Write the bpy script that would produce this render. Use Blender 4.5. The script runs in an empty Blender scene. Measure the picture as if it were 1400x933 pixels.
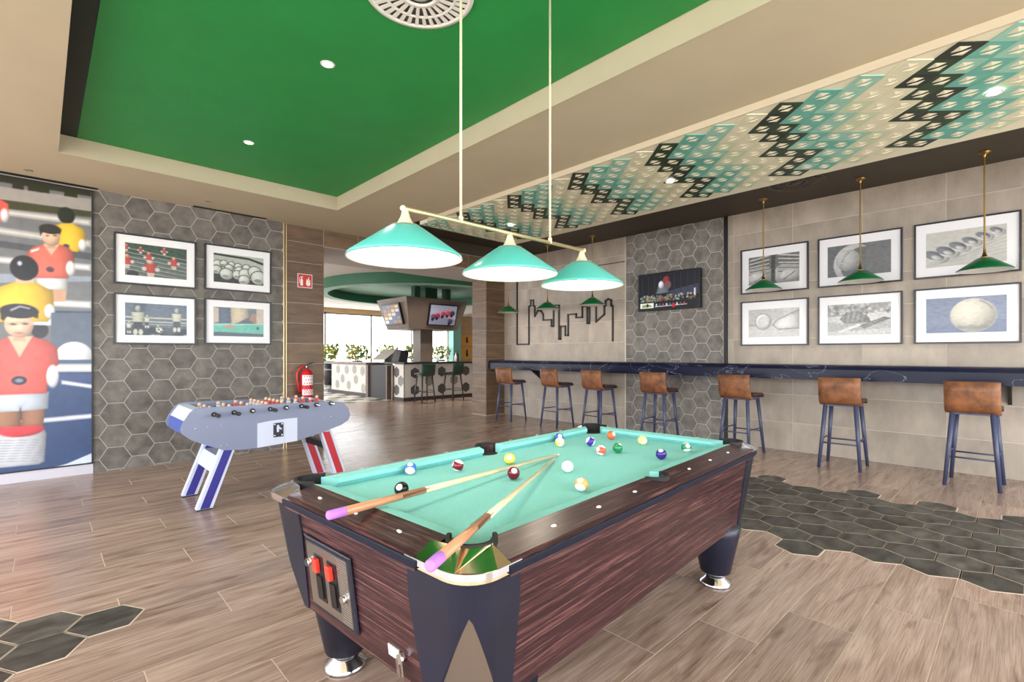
import bpy, bmesh, math, random
import numpy as np
from mathutils import Vector, Matrix

random.seed(7)
SC = bpy.context.scene
COL = SC.collection
R = math.radians
PI = math.pi

# ------------------------------------------------------------------ camera, world, exposure
CAM_H = 1.32
cam_d = bpy.data.cameras.new('camera')
cam = bpy.data.objects.new('camera', cam_d)
COL.objects.link(cam)
cam.location = (0.0, 0.0, CAM_H)
cam.rotation_euler = (R(90), 0, R(46.2216 - 90))
cam_d.sensor_fit = 'HORIZONTAL'
cam_d.sensor_width = 36.0
cam_d.lens = 673.3 / 1400 * 36.0
cam_d.shift_y = 17.5 / 1400
cam_d.clip_start = 0.02
SC.camera = cam

w = bpy.data.worlds.new('World')
SC.world = w
w.use_nodes = True
bg = w.node_tree.nodes['Background']
bg.inputs[0].default_value = (0.93, 0.96, 1.0, 1)
bg.inputs[1].default_value = 7.0

vs = SC.view_settings
SC.display_settings.display_device = 'sRGB'
vs.view_transform = 'Standard'
vs.look = 'None'
vs.gamma = 1.0
vs.exposure = 0.22
vs.use_curve_mapping = False
SC.cycles.max_bounces = 10
SC.cycles.diffuse_bounces = 6
SC.cycles.glossy_bounces = 4
SC.cycles.transparent_max_bounces = 8
SC.cycles.sample_clamp_indirect = 6.0
SC.cycles.caustics_reflective = False
SC.cycles.caustics_refractive = False
SC.cycles.use_denoising = True

# room measures
XW, YW = 7.38, 7.15          # tiled wall on the right, tiled wall on the left
YB = 7.94                    # bar-side face of the left wall
ZS, ZG, ZP, ZD = 3.142, 3.307, 3.091, 3.364   # soffit, green ceiling, patterned raft, dark ceiling
X0, Y0 = -3.2, -3.2          # glazed sides behind the camera

def portal(loc, rot, sx, sy):
    l = bpy.data.lights.new('window_portal', 'AREA')
    l.shape = 'RECTANGLE'; l.size = sx; l.size_y = sy
    l.cycles.is_portal = True
    o = bpy.data.objects.new('window_portal', l); COL.objects.link(o)
    o.location = loc; o.rotation_euler = rot
portal((X0 - .02, 2.2, 1.55), (0, R(-90), 0), 2.9, 10.4)
portal((2.2, Y0 - .02, 1.55), (R(90), 0, 0), 10.4, 2.9)
portal((X0 - .02, 15, 1.6), (0, R(-90), 0), 2.9, 13.0)  # for the opening added on the left of the bar room
portal((9.5, 22.05, 1.75), (R(-90), 0, 0), 13.6, 2.9)

# ------------------------------------------------------------------ colours and materials
def lin(c):
    return tuple((x / 255 / 12.92) if x / 255 <= .04045 else (((x / 255 + .055) / 1.055) ** 2.4) for x in c[:3])

MATS = {}
def nodemat(name):
    m = bpy.data.materials.new(name); m.use_nodes = True
    nt = m.node_tree
    return m, nt, nt.nodes['Principled BSDF']

def mat(name, col, rough=.5, metal=0.0, var=0.0, scale=6.0, stretch=(1, 1, 1), bump=0.0, rnd=0.0, spec=.5, detail=4, coat=0.0, col2=None):
    """one colour, optionally clouded by noise (var or a second colour) and by a per-piece shift"""
    if name in MATS: return MATS[name]
    m, nt, b = nodemat(name)
    N, L = nt.nodes, nt.links
    c = lin(col)
    b.inputs['Roughness'].default_value = rough
    b.inputs['Metallic'].default_value = metal
    b.inputs['Specular IOR Level'].default_value = spec
    b.inputs['Coat Weight'].default_value = coat
    b.inputs['Base Color'].default_value = (*c, 1)
    m.diffuse_color = (*c, 1)
    if var or bump or rnd or col2:
        tc = N.new('ShaderNodeTexCoord'); mp = N.new('ShaderNodeMapping')
        mp.inputs['Scale'].default_value = stretch
        oi = N.new('ShaderNodeObjectInfo')
        off = N.new('ShaderNodeVectorMath'); off.operation = 'SCALE'
        cmb = N.new('ShaderNodeCombineXYZ')
        L.new(oi.outputs['Random'], cmb.inputs[0]); L.new(oi.outputs['Random'], cmb.inputs[1]); L.new(oi.outputs['Random'], cmb.inputs[2])
        L.new(cmb.outputs[0], off.inputs[0]); off.inputs['Scale'].default_value = 37.0
        add = N.new('ShaderNodeVectorMath'); add.operation = 'ADD'
        L.new(tc.outputs['Object'], add.inputs[0]); L.new(off.outputs[0], add.inputs[1])
        L.new(add.outputs[0], mp.inputs['Vector'])
        nz = N.new('ShaderNodeTexNoise'); nz.inputs['Scale'].default_value = scale; nz.inputs['Detail'].default_value = detail
        nz.inputs['Roughness'].default_value = .62
        L.new(mp.outputs[0], nz.inputs['Vector'])
        rp = N.new('ShaderNodeValToRGB')
        rp.color_ramp.elements[0].position = .32; rp.color_ramp.elements[1].position = .68
        if col2:
            c2 = lin(col2)
            rp.color_ramp.elements[0].color = (*c, 1); rp.color_ramp.elements[1].color = (*c2, 1)
        else:
            rp.color_ramp.elements[0].color = (*[x * (1 - var) for x in c], 1)
            rp.color_ramp.elements[1].color = (*[min(1, x * (1 + var)) for x in c], 1)
        L.new(nz.outputs['Fac'], rp.inputs[0])
        src = rp.outputs[0]
        if rnd:
            mr = N.new('ShaderNodeMapRange'); mr.inputs['To Min'].default_value = 1 - rnd; mr.inputs['To Max'].default_value = 1 + rnd
            L.new(oi.outputs['Random'], mr.inputs['Value'])
            hs = N.new('ShaderNodeHueSaturation'); L.new(mr.outputs[0], hs.inputs['Value']); L.new(src, hs.inputs['Color'])
            src = hs.outputs[0]
        L.new(src, b.inputs['Base Color'])
        if bump:
            bp = N.new('ShaderNodeBump'); bp.inputs['Strength'].default_value = bump; bp.inputs['Distance'].default_value = .004
            L.new(nz.outputs['Fac'], bp.inputs['Height']); L.new(bp.outputs[0], b.inputs['Normal'])
    MATS[name] = m
    return m

def emit_mat(name, col, strength):
    if name in MATS: return MATS[name]
    m, nt, b = nodemat(name)
    b.inputs['Base Color'].default_value = (*lin(col), 1)
    b.inputs['Emission Color'].default_value = (*lin(col), 1)
    b.inputs['Emission Strength'].default_value = strength
    MATS[name] = m
    return m

def wood_floor_mat():
    m, nt, b = nodemat('oak_plank'); N, L = nt.nodes, nt.links
    tc = N.new('ShaderNodeTexCoord'); oi = N.new('ShaderNodeObjectInfo')
    cmb = N.new('ShaderNodeCombineXYZ')
    for k, f in enumerate((91.0, 57.0, 23.0)):
        mm = N.new('ShaderNodeMath'); mm.operation = 'MULTIPLY'; mm.inputs[1].default_value = f
        L.new(oi.outputs['Random'], mm.inputs[0]); L.new(mm.outputs[0], cmb.inputs[k])
    add = N.new('ShaderNodeVectorMath'); add.operation = 'ADD'
    L.new(tc.outputs['Object'], add.inputs[0]); L.new(cmb.outputs[0], add.inputs[1])
    def noise(stretch, scale, detail=5, dist=0.0):
        mp = N.new('ShaderNodeMapping'); mp.inputs['Scale'].default_value = stretch
        L.new(add.outputs[0], mp.inputs['Vector'])
        n = N.new('ShaderNodeTexNoise'); n.inputs['Scale'].default_value = scale; n.inputs['Detail'].default_value = detail
        n.inputs['Distortion'].default_value = dist
        L.new(mp.outputs[0], n.inputs['Vector']); return n
    g1 = noise((1, 8, 1), 1.5, 8, 1.2)       # broad figure
    g2 = noise((1, 34, 1), 5.0, 6, .3)       # fine grain
    g3 = noise((1.0, 4.2, 1), 1.25, 7, 2.0)  # dark heart streaks
    r1 = N.new('ShaderNodeValToRGB'); e = r1.color_ramp.elements
    e[0].position = .3; e[0].color = (*lin((144, 120, 106)), 1); e[1].position = .7; e[1].color = (*lin((184, 160, 146)), 1)
    L.new(g1.outputs['Fac'], r1.inputs[0])
    mx = N.new('ShaderNodeMix'); mx.data_type = 'RGBA'; mx.blend_type = 'MULTIPLY'; mx.inputs['Factor'].default_value = .7
    r2 = N.new('ShaderNodeValToRGB'); e = r2.color_ramp.elements
    e[0].position = .36; e[0].color = (.62, .56, .52, 1); e[1].position = .58; e[1].color = (1, 1, 1, 1)
    L.new(g2.outputs['Fac'], r2.inputs[0]); L.new(r1.outputs[0], mx.inputs[6]); L.new(r2.outputs[0], mx.inputs[7])
    r3 = N.new('ShaderNodeValToRGB'); e = r3.color_ramp.elements
    e[0].position = .57; e[0].color = (1, 1, 1, 1); e[1].position = .74; e[1].color = (.36, .28, .24, 1)
    k = e.new(.64); k.color = (.74, .68, .63, 1)
    L.new(g3.outputs['Fac'], r3.inputs[0])
    m2 = N.new('ShaderNodeMix'); m2.data_type = 'RGBA'; m2.blend_type = 'MULTIPLY'; m2.inputs['Factor'].default_value = .75
    L.new(mx.outputs[2], m2.inputs[6]); L.new(r3.outputs[0], m2.inputs[7])
    mr = N.new('ShaderNodeMapRange'); mr.inputs['To Min'].default_value = .88; mr.inputs['To Max'].default_value = 1.1
    L.new(oi.outputs['Random'], mr.inputs['Value'])
    hs = N.new('ShaderNodeHueSaturation'); L.new(mr.outputs[0], hs.inputs['Value']); L.new(m2.outputs[2], hs.inputs['Color'])
    L.new(hs.outputs[0], b.inputs['Base Color'])
    rr = N.new('ShaderNodeMapRange'); rr.inputs['To Min'].default_value = .17; rr.inputs['To Max'].default_value = .3
    L.new(g1.outputs['Fac'], rr.inputs['Value']); L.new(rr.outputs[0], b.inputs['Roughness'])
    bp = N.new('ShaderNodeBump'); bp.inputs['Strength'].default_value = .12; bp.inputs['Distance'].default_value = .003
    L.new(g2.outputs['Fac'], bp.inputs['Height']); L.new(bp.outputs[0], b.inputs['Normal'])
    return m

def laminate(name, stretch):
    """dark red-brown zebrano laminate of the pool table"""
    if name in MATS: return MATS[name]
    m, nt, b = nodemat(name); N, L = nt.nodes, nt.links
    tc = N.new('ShaderNodeTexCoord'); mp = N.new('ShaderNodeMapping'); mp.inputs['Scale'].default_value = stretch
    L.new(tc.outputs['Object'], mp.inputs['Vector'])
    n = N.new('ShaderNodeTexNoise'); n.inputs['Scale'].default_value = 1.0; n.inputs['Detail'].default_value = 3; n.inputs['Roughness'].default_value = .75
    n.inputs['Distortion'].default_value = .25
    L.new(mp.outputs[0], n.inputs['Vector'])
    r = N.new('ShaderNodeValToRGB'); e = r.color_ramp.elements
    e[0].position = .3; e[0].color = (*lin((30, 14, 17)), 1); e[1].position = .72; e[1].color = (*lin((120, 80, 78)), 1)
    k = e.new(.52); k.color = (*lin((52, 26, 31)), 1)
    L.new(n.outputs['Fac'], r.inputs[0]); L.new(r.outputs[0], b.inputs['Base Color'])
    b.inputs['Roughness'].default_value = .3
    MATS[name] = m
    return m

def marble_mat():
    m, nt, b = nodemat('navy_marble'); N, L = nt.nodes, nt.links
    tc = N.new('ShaderNodeTexCoord'); mp = N.new('ShaderNodeMapping'); mp.inputs['Scale'].default_value = (1, .55, 1)
    L.new(tc.outputs['Object'], mp.inputs['Vector'])
    n = N.new('ShaderNodeTexNoise'); n.inputs['Scale'].default_value = 2.6; n.inputs['Detail'].default_value = 5; n.inputs['Distortion'].default_value = .7
    L.new(mp.outputs[0], n.inputs['Vector'])
    r = N.new('ShaderNodeValToRGB'); e = r.color_ramp.elements
    e[0].position = .0; e[0].color = (*lin((13, 18, 42)), 1); e[1].position = 1.0; e[1].color = (*lin((16, 22, 50)), 1)
    for p, c in ((.496, (15, 20, 46)), (.5, (120, 128, 155)), (.504, (15, 20, 46))):
        k = e.new(p); k.color = (*lin(c), 1)
    L.new(n.outputs['Fac'], r.inputs[0]); L.new(r.outputs[0], b.inputs['Base Color'])
    b.inputs['Roughness'].default_value = .3
    b.inputs['Specular IOR Level'].default_value = .22
    return m

def print_mat(name, rough=.5, emission=0.0, coat=0.0):
    """flat printed picture: the colours are those of the print, held on the mesh"""
    m, nt, b = nodemat(name); N, L = nt.nodes, nt.links
    a = N.new('ShaderNodeVertexColor'); a.layer_name = 'print'
    L.new(a.outputs['Color'], b.inputs['Base Color'])
    b.inputs['Roughness'].default_value = rough
    b.inputs['Coat Weight'].default_value = coat
    if emission:
        L.new(a.outputs['Color'], b.inputs['Emission Color']); b.inputs['Emission Strength'].default_value = emission
    return m

def glass_mat():
    m = bpy.data.materials.new('window_glass'); m.use_nodes = True
    nt = m.node_tree; N, L = nt.nodes, nt.links
    for n in list(N):
        if n.type != 'OUTPUT_MATERIAL': N.remove(n)
    out = [n for n in N if n.type == 'OUTPUT_MATERIAL'][0]
    t = N.new('ShaderNodeBsdfTransparent'); g = N.new('ShaderNodeBsdfGlossy'); g.inputs['Roughness'].default_value = .02
    mx = N.new('ShaderNodeMixShader'); mx.inputs[0].default_value = .06
    L.new(t.outputs[0], mx.inputs[1]); L.new(g.outputs[0], mx.inputs[2]); L.new(mx.outputs[0], out.inputs[0])
    return m

M_PLANK = wood_floor_mat()
M_GROUT = mat('light_grout', (198, 180, 162), .8)
M_HEXFLOOR = mat('floor_slate', (34, 32, 29), .42, col2=(92, 90, 84), scale=8, rnd=.3, bump=.5, stretch=(.7, 1.5, 1), spec=.3, detail=8)
M_HEXWALL = mat('wall_slate', (104, 99, 94), .55, var=.42, scale=7, rnd=.16, bump=.3, detail=6)
M_HEXWALL2 = mat('wall_slate_grey', (126, 121, 116), .55, var=.35, scale=7, rnd=.12, bump=.3, detail=6)
M_HEXGROUT = mat('hex_grout', (180, 174, 165), .85)
M_WALLTILE = mat('beige_stone_tile', (168, 156, 143), .45, var=.2, scale=3.2, rnd=.07, bump=.12, stretch=(1, 1, .5), detail=7)
M_TILEGROUT = mat('tile_grout', (214, 204, 190), .85)
M_BROWNTILE = mat('brown_wood_tile', (104, 82, 62), .42, var=.32, scale=2.4, rnd=.14, bump=.15, stretch=(1, 1, 6), detail=7)
M_BROWNGROUT = mat('brown_grout', (176, 160, 142), .85)
M_SOFFIT = mat('beige_plaster', (196, 184, 158), .75, var=.03, scale=2)
M_GREEN = mat('green_paint', (34, 146, 70), .55, var=.05, scale=3)
M_DARKCEIL = mat('dark_brown_paint', (62, 53, 40), .6, var=.06, scale=3)
M_WHITE = mat('white_paint', (224, 222, 218), .6)
M_WHITEGLOSS = mat('white_enamel', (236, 234, 228), .3)
M_CREAM = mat('cream_enamel', (226, 214, 186), .35)
M_TEAL = mat('teal_enamel', (92, 190, 180), .3)
M_DGREEN = mat('green_enamel', (18, 104, 58), .28)
M_BRASS = mat('brass', (176, 142, 84), .28, 1.0)
M_CHROME = mat('chrome', (222, 222, 226), .12, 1.0)
M_GOLDPLATE = mat('polished_brass_steel', (226, 216, 180), .1, 1.0)
M_STEEL = mat('brushed_steel', (176, 172, 168), .32, 1.0)
M_BLACK = mat('black_plastic', (18, 18, 20), .4)
M_BLACKMETAL = mat('black_metal', (20, 19, 19), .45)
M_BLUEBLACK = mat('blue_black_abs', (16, 20, 38), .42, var=.35, scale=3)
M_LEGBLUE = mat('slate_blue_metal', (64, 70, 98), .38)
M_LEATHER = mat('tan_leather', (126, 80, 50), .5, var=.5, scale=8, bump=.15, rnd=.08, detail=6)
M_LEATHERDK = mat('brown_leather', (74, 44, 34), .5, var=.3, scale=8)
M_CLOTH = mat('teal_baize', (134, 201, 198), .9, var=.04, scale=60, spec=.1)
M_TRIM = mat('trim_black', (14, 17, 34), .5, spec=.2)
M_RUBBER = mat('rubber', (14, 14, 15), .7)
M_BULB = emit_mat('bulb_glow', (255, 236, 206), 12.0)
M_LED = emit_mat('downlight_glow', (255, 250, 238), 14.0)
M_GLASS = glass_mat()
M_MARBLE = marble_mat()
M_PRINT = print_mat('art_print', .35, coat=.25)
M_MURALP = print_mat('mural_print', .3)
M_SCREEN = print_mat('screen_picture', .2, emission=.35)
# ------------------------------------------------------------------ mesh helpers
class MB:
    """collects shapes (with a material slot each) and links them as one mesh"""
    def __init__(s): s.bm = bmesh.new(); s.mi = 0; s.smooth = False
    def slot(s, i): s.mi = i; return s
    def _face(s, vs, smooth=False):
        try:
            f = s.bm.faces.new(vs); f.material_index = s.mi; f.smooth = smooth; return f
        except ValueError:
            return None
    def hexa(s, pts):
        v = [s.bm.verts.new(p) for p in pts]      # 4 bottom (ccw), 4 top
        for q in ((3, 2, 1, 0), (4, 5, 6, 7), (0, 1, 5, 4), (1, 2, 6, 5), (2, 3, 7, 6), (3, 0, 4, 7)):
            s._face([v[i] for i in q])
        return s
    def box(s, x0, x1, y0, y1, z0, z1):
        return s.hexa([(x0, y0, z0), (x1, y0, z0), (x1, y1, z0), (x0, y1, z0), (x0, y0, z1), (x1, y0, z1), (x1, y1, z1), (x0, y1, z1)])
    def prism(s, pts, vec):
        """polygon (3-D points) pushed along vec"""
        vec = Vector(vec)
        n = Vector((0, 0, 0)); P = [Vector(p) for p in pts]
        for i in range(len(P)):
            n += P[i].cross(P[(i + 1) % len(P)])
        if n.dot(vec) < 0: P.reverse()
        a = [s.bm.verts.new(p) for p in P]; b = [s.bm.verts.new(p + vec) for p in P]
        k = len(P)
        s._face(a[::-1]); s._face(b)
        for i in range(k): s._face([a[i], a[(i + 1) % k], b[(i + 1) % k], b[i]])
        return s
    def tube(s, pts, r, seg=10, cap=True):
        P = [Vector(p) for p in pts]; n = len(P)
        rs = [r] * n if not hasattr(r, '__len__') else list(r)
        rings = []; ref = None
        for i in range(n):
            t = (P[min(i + 1, n - 1)] - P[max(i - 1, 0)]).normalized()
            if ref is None:
                ref = Vector((0, 0, 1)) if abs(t.z) < .9 else Vector((1, 0, 0))
                ref = (ref - t * ref.dot(t)).normalized()
            else:
                ref = (ref - t * ref.dot(t)).normalized()
            bt = t.cross(ref)
            rings.append([s.bm.verts.new(P[i] + ref * (rs[i] * math.cos(2 * PI * k / seg)) + bt * (rs[i] * math.sin(2 * PI * k / seg))) for k in range(seg)])
        for i in range(n - 1):
            for k in range(seg):
                s._face([rings[i][k], rings[i][(k + 1) % seg], rings[i + 1][(k + 1) % seg], rings[i + 1][k]], True)
        if cap: s._face(rings[0][::-1]); s._face(rings[-1])
        return s
    def lathe(s, prof, cx=0, cy=0, seg=24, close=False, sx=1, sy=1):
        """prof: (radius, z) list turned about a vertical axis"""
        rings = []
        for r, z in prof:
            if r < 1e-6: rings.append([s.bm.verts.new((cx, cy, z))])
            else: rings.append([s.bm.verts.new((cx + sx * r * math.cos(2 * PI * k / seg), cy + sy * r * math.sin(2 * PI * k / seg), z)) for k in range(seg)])
        pairs = list(zip(rings, rings[1:]))
        if close: pairs.append((rings[-1], rings[0]))
        for a, b in pairs:
            for k in range(seg):
                j = (k + 1) % seg
                if len(a) == 1 and len(b) == 1: continue
                if len(a) == 1: s._face([a[0], b[j], b[k]], True)
                elif len(b) == 1: s._face([a[k], a[j], b[0]], True)
                else: s._face([a[k], a[j], b[j], b[k]], True)
        return s
    def sphere(s, c, r, u=16, v=10, sc=(1, 1, 1)):
        c = Vector(c)
        g = [[s.bm.verts.new(c + Vector((sc[0] * r * math.sin(PI * i / v) * math.cos(2 * PI * k / u), sc[1] * r * math.sin(PI * i / v) * math.sin(2 * PI * k / u), sc[2] * r * math.cos(PI * i / v)))) for k in range(u)] for i in range(1, v)]
        t = s.bm.verts.new(c + Vector((0, 0, r * sc[2]))); b = s.bm.verts.new(c - Vector((0, 0, r * sc[2])))
        for k in range(u):
            j = (k + 1) % u
            s._face([t, g[0][k], g[0][j]], True); s._face([b, g[-1][j], g[-1][k]], True)
            for i in range(v - 2): s._face([g[i][k], g[i + 1][k], g[i + 1][j], g[i][j]], True)
        return s
    def quad(s, a, b, c, d):
        s._face([s.bm.verts.new(p) for p in (a, b, c, d)]); return s
    def mesh(s, name, mats, bevel=0.0, recalc=True):
        if bevel:
            bmesh.ops.bevel(s.bm, geom=[e for e in s.bm.edges], offset=bevel, segments=2, affect='EDGES', profile=.5, clamp_overlap=True)
        if recalc: bmesh.ops.recalc_face_normals(s.bm, faces=s.bm.faces)
        me = bpy.data.meshes.new(name); s.bm.to_mesh(me); s.bm.free()
        for m in (mats if isinstance(mats, (list, tuple)) else [mats]): me.materials.append(m)
        return me
    def build(s, name, mats, parent=None, loc=None, rz=0.0, bevel=0.0, recalc=True):
        return link(name, s.mesh(name, mats, bevel, recalc), parent, loc, rz)

def link(name, me, parent=None, loc=None, rz=0.0):
    o = bpy.data.objects.new(name, me); COL.objects.link(o)
    if parent: o.parent = parent
    if loc: o.location = loc
    if rz: o.rotation_euler = (0, 0, rz)
    return o

def tag(o, label, cat, group=None, kind=None):
    o['label'] = label; o['category'] = cat
    if group: o['group'] = group
    if kind: o['kind'] = kind
    return o

def thing(name, label, cat, loc=(0, 0, 0), rz=0.0, group=None, kind=None):
    o = bpy.data.objects.new(name, None); COL.objects.link(o)
    o.empty_display_size = .1
    o.location = loc; o.rotation_euler = (0, 0, rz)
    return tag(o, label, cat, group, kind)

def kids(o): return [c for c in COL.objects if c.parent == o]
def copy_tree(o, loc, rz=0.0, label=None):
    r = o.copy(); COL.objects.link(r); r.location = loc; r.rotation_euler = (0, 0, rz)
    if label: r['label'] = label
    for ch in kids(o):
        c = ch.copy(); COL.objects.link(c); c.parent = r
        for g in kids(ch):
            d = g.copy(); COL.objects.link(d); d.parent = c
    return r

def light(kind, loc, energy, col=(1, .9, .75), parent=None, size=.05, spot=None, rot=None, blend=.6):
    l = bpy.data.lights.new('lamp_light', kind); l.energy = energy; l.color = col
    if kind in ('POINT', 'SPOT'): l.shadow_soft_size = size
    if kind == 'SPOT': l.spot_size = spot; l.spot_blend = blend
    o = bpy.data.objects.new('lamp_light', l); COL.objects.link(o); o.location = loc
    if rot: o.rotation_euler = rot
    if parent: o.parent = parent
    return o

def clip(poly, x0, x1, y0, y1):
    def half(P, f, cut):
        out = []
        for i in range(len(P)):
            a, b = P[i], P[(i + 1) % len(P)]
            ia, ib = f(a), f(b)
            if ia: out.append(a)
            if ia != ib: out.append(cut(a, b))
        return out
    def cx(v): return lambda a, b: (v, a[1] + (b[1] - a[1]) * (v - a[0]) / (b[0] - a[0]))
    def cy(v): return lambda a, b: (a[0] + (b[0] - a[0]) * (v - a[1]) / (b[1] - a[1]), v)
    P = list(poly)
    for f, c in ((lambda p: p[0] >= x0, cx(x0)), (lambda p: p[0] <= x1, cx(x1)), (lambda p: p[1] >= y0, cy(y0)), (lambda p: p[1] <= y1, cy(y1))):
        if not P: return P
        P = half(P, f, c)
    return P

def area(P): return abs(sum(P[i][0] * P[(i + 1) % len(P)][1] - P[(i + 1) % len(P)][0] * P[i][1] for i in range(len(P)))) / 2

def hexpoly(s, gap):
    r = s - gap / math.sqrt(3)
    return [(r * math.cos(PI / 3 * k), r * math.sin(PI / 3 * k)) for k in range(6)]

def text_mesh(txt, size, name):
    cu = bpy.data.curves.new(name, 'FONT'); cu.body = txt; cu.size = size; cu.align_x = 'CENTER'; cu.align_y = 'CENTER'
    o = bpy.data.objects.new(name, cu); COL.objects.link(o)
    dg = bpy.context.evaluated_depsgraph_get()
    me = bpy.data.meshes.new_from_object(o.evaluated_get(dg))
    bpy.data.objects.remove(o); bpy.data.curves.remove(cu)
    return me

# ------------------------------------------------------------------ painting flat prints on a fine grid
class Canvas:
    def __init__(s, x0, x1, y0, y1, step, base):
        s.nx = max(2, int((x1 - x0) / step)); s.ny = max(2, int((y1 - y0) / step))
        s.x0, s.x1, s.y0, s.y1 = x0, x1, y0, y1
        s.X, s.Y = np.meshgrid(np.linspace(x0, x1, s.nx + 1), np.linspace(y0, y1, s.ny + 1))
        s.C = np.zeros(s.X.shape + (3,)); s.C[:] = base
        s.px = step
        s.rng = np.random.default_rng(5)
    def mix(s, m, col):
        m = np.clip(m, 0, 1)[..., None]
        s.C = s.C * (1 - m) + np.asarray(col, float) * m
        return s
    def ell(s, cx, cy, rx, ry, col, sh=0, rot=0.0):
        dx, dy = s.X - cx, s.Y - cy
        if rot: dx, dy = dx * math.cos(rot) + dy * math.sin(rot), -dx * math.sin(rot) + dy * math.cos(rot)
        d = np.sqrt((dx / rx) ** 2 + (dy / ry) ** 2)
        m = np.clip((1 - d) * min(rx, ry) / s.px * .7 + .5, 0, 1)
        c = np.zeros_like(s.C); c[:] = col
        if sh: c *= (1.12 - .42 * np.clip(((dx / rx + .35) ** 2 + (dy / ry - .35) ** 2), 0, 2) / 2)[..., None]
        return s.mix(m, c)
    def poly(s, pts, col, sh=0):
        d = np.full(s.X.shape, 1e9); ins = np.zeros(s.X.shape, bool)
        n = len(pts)
        for i in range(n):
            (ax, ay), (bx, by) = pts[i], pts[(i + 1) % n]
            ex, ey = bx - ax, by - ay
            t = np.clip(((s.X - ax) * ex + (s.Y - ay) * ey) / (ex * ex + ey * ey + 1e-12), 0, 1)
            d = np.minimum(d, np.hypot(s.X - ax - t * ex, s.Y - ay - t * ey))
            c = ((ay > s.Y) != (by > s.Y)) & (s.X < (bx - ax) * (s.Y - ay) / (by - ay + 1e-12) + ax)
            ins ^= c
        sd = np.where(ins, d, -d)
        c = np.zeros_like(s.C); c[:] = col
        if sh == 1:
            xs = [p[0] for p in pts]; w_ = max(xs) - min(xs) + 1e-9
            c *= (1.06 - .22 * np.abs((s.X - (min(xs) + max(xs)) / 2 + w_ * .12) / w_ * 2) ** 2)[..., None]
            c *= (1 - .18 * np.exp(-np.clip(sd, 0, 9) / (w_ * .08)))[..., None]
        if sh == 2:
            ys = [p[1] for p in pts]; mx_ = d[ins].max() if ins.any() else 1
            c *= (.72 + .34 * np.clip(d / mx_, 0, 1))[..., None]
        return s.mix(sd / s.px * .7 + .5, c)
    def line(s, x0, y0, x1, y1, t, col):
        l = math.hypot(x1 - x0, y1 - y0); nx, ny = -(y1 - y0) / l * t / 2, (x1 - x0) / l * t / 2
        return s.poly([(x0 + nx, y0 + ny), (x1 + nx, y1 + ny), (x1 - nx, y1 - ny), (x0 - nx, y0 - ny)], col)
    def noise(s, amt, cells=24):
        g = s.rng.normal(0, amt, (cells + 2, cells + 2))
        fx = (s.X - s.x0) / (s.x1 - s.x0) * cells; fy = (s.Y - s.y0) / (s.y1 - s.y0) * cells
        ix, iy = fx.astype(int), fy.astype(int); tx, ty = fx - ix, fy - iy
        v = (g[iy, ix] * (1 - tx) + g[iy, ix + 1] * tx) * (1 - ty) + (g[iy + 1, ix] * (1 - tx) + g[iy + 1, ix + 1] * tx) * ty
        s.C = s.C + v[..., None]; return s
    def mesh(s, name, to3d, m):
        c = np.clip(s.C, 0, 255) / 255
        c = np.where(c <= .04045, c / 12.92, ((c + .055) / 1.055) ** 2.4)
        W_, H_ = s.nx + 1, s.ny + 1
        co = to3d(s.X.ravel(), s.Y.ravel())
        me = bpy.data.meshes.new(name)
        nf = s.nx * s.ny
        me.vertices.add(W_ * H_); me.vertices.foreach_set('co', np.stack(co, -1).astype(np.float32).ravel())
        i = np.arange(W_ * H_).reshape(H_, W_)
        q = np.stack([i[:-1, :-1], i[:-1, 1:], i[1:, 1:], i[1:, :-1]], -1).reshape(-1, 4)
        me.loops.add(nf * 4); me.loops.foreach_set('vertex_index', q.astype(np.int32).ravel())
        me.polygons.add(nf); me.polygons.foreach_set('loop_start', np.arange(0, nf * 4, 4, dtype=np.int32))
        me.update(calc_edges=True)
        at = me.color_attributes.new('print', 'FLOAT_COLOR', 'POINT')
        at.data.foreach_set('color', np.concatenate([c.reshape(-1, 3), np.ones((W_ * H_, 1))], 1).astype(np.float32).ravel())
        me.materials.append(m)
        return me
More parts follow.
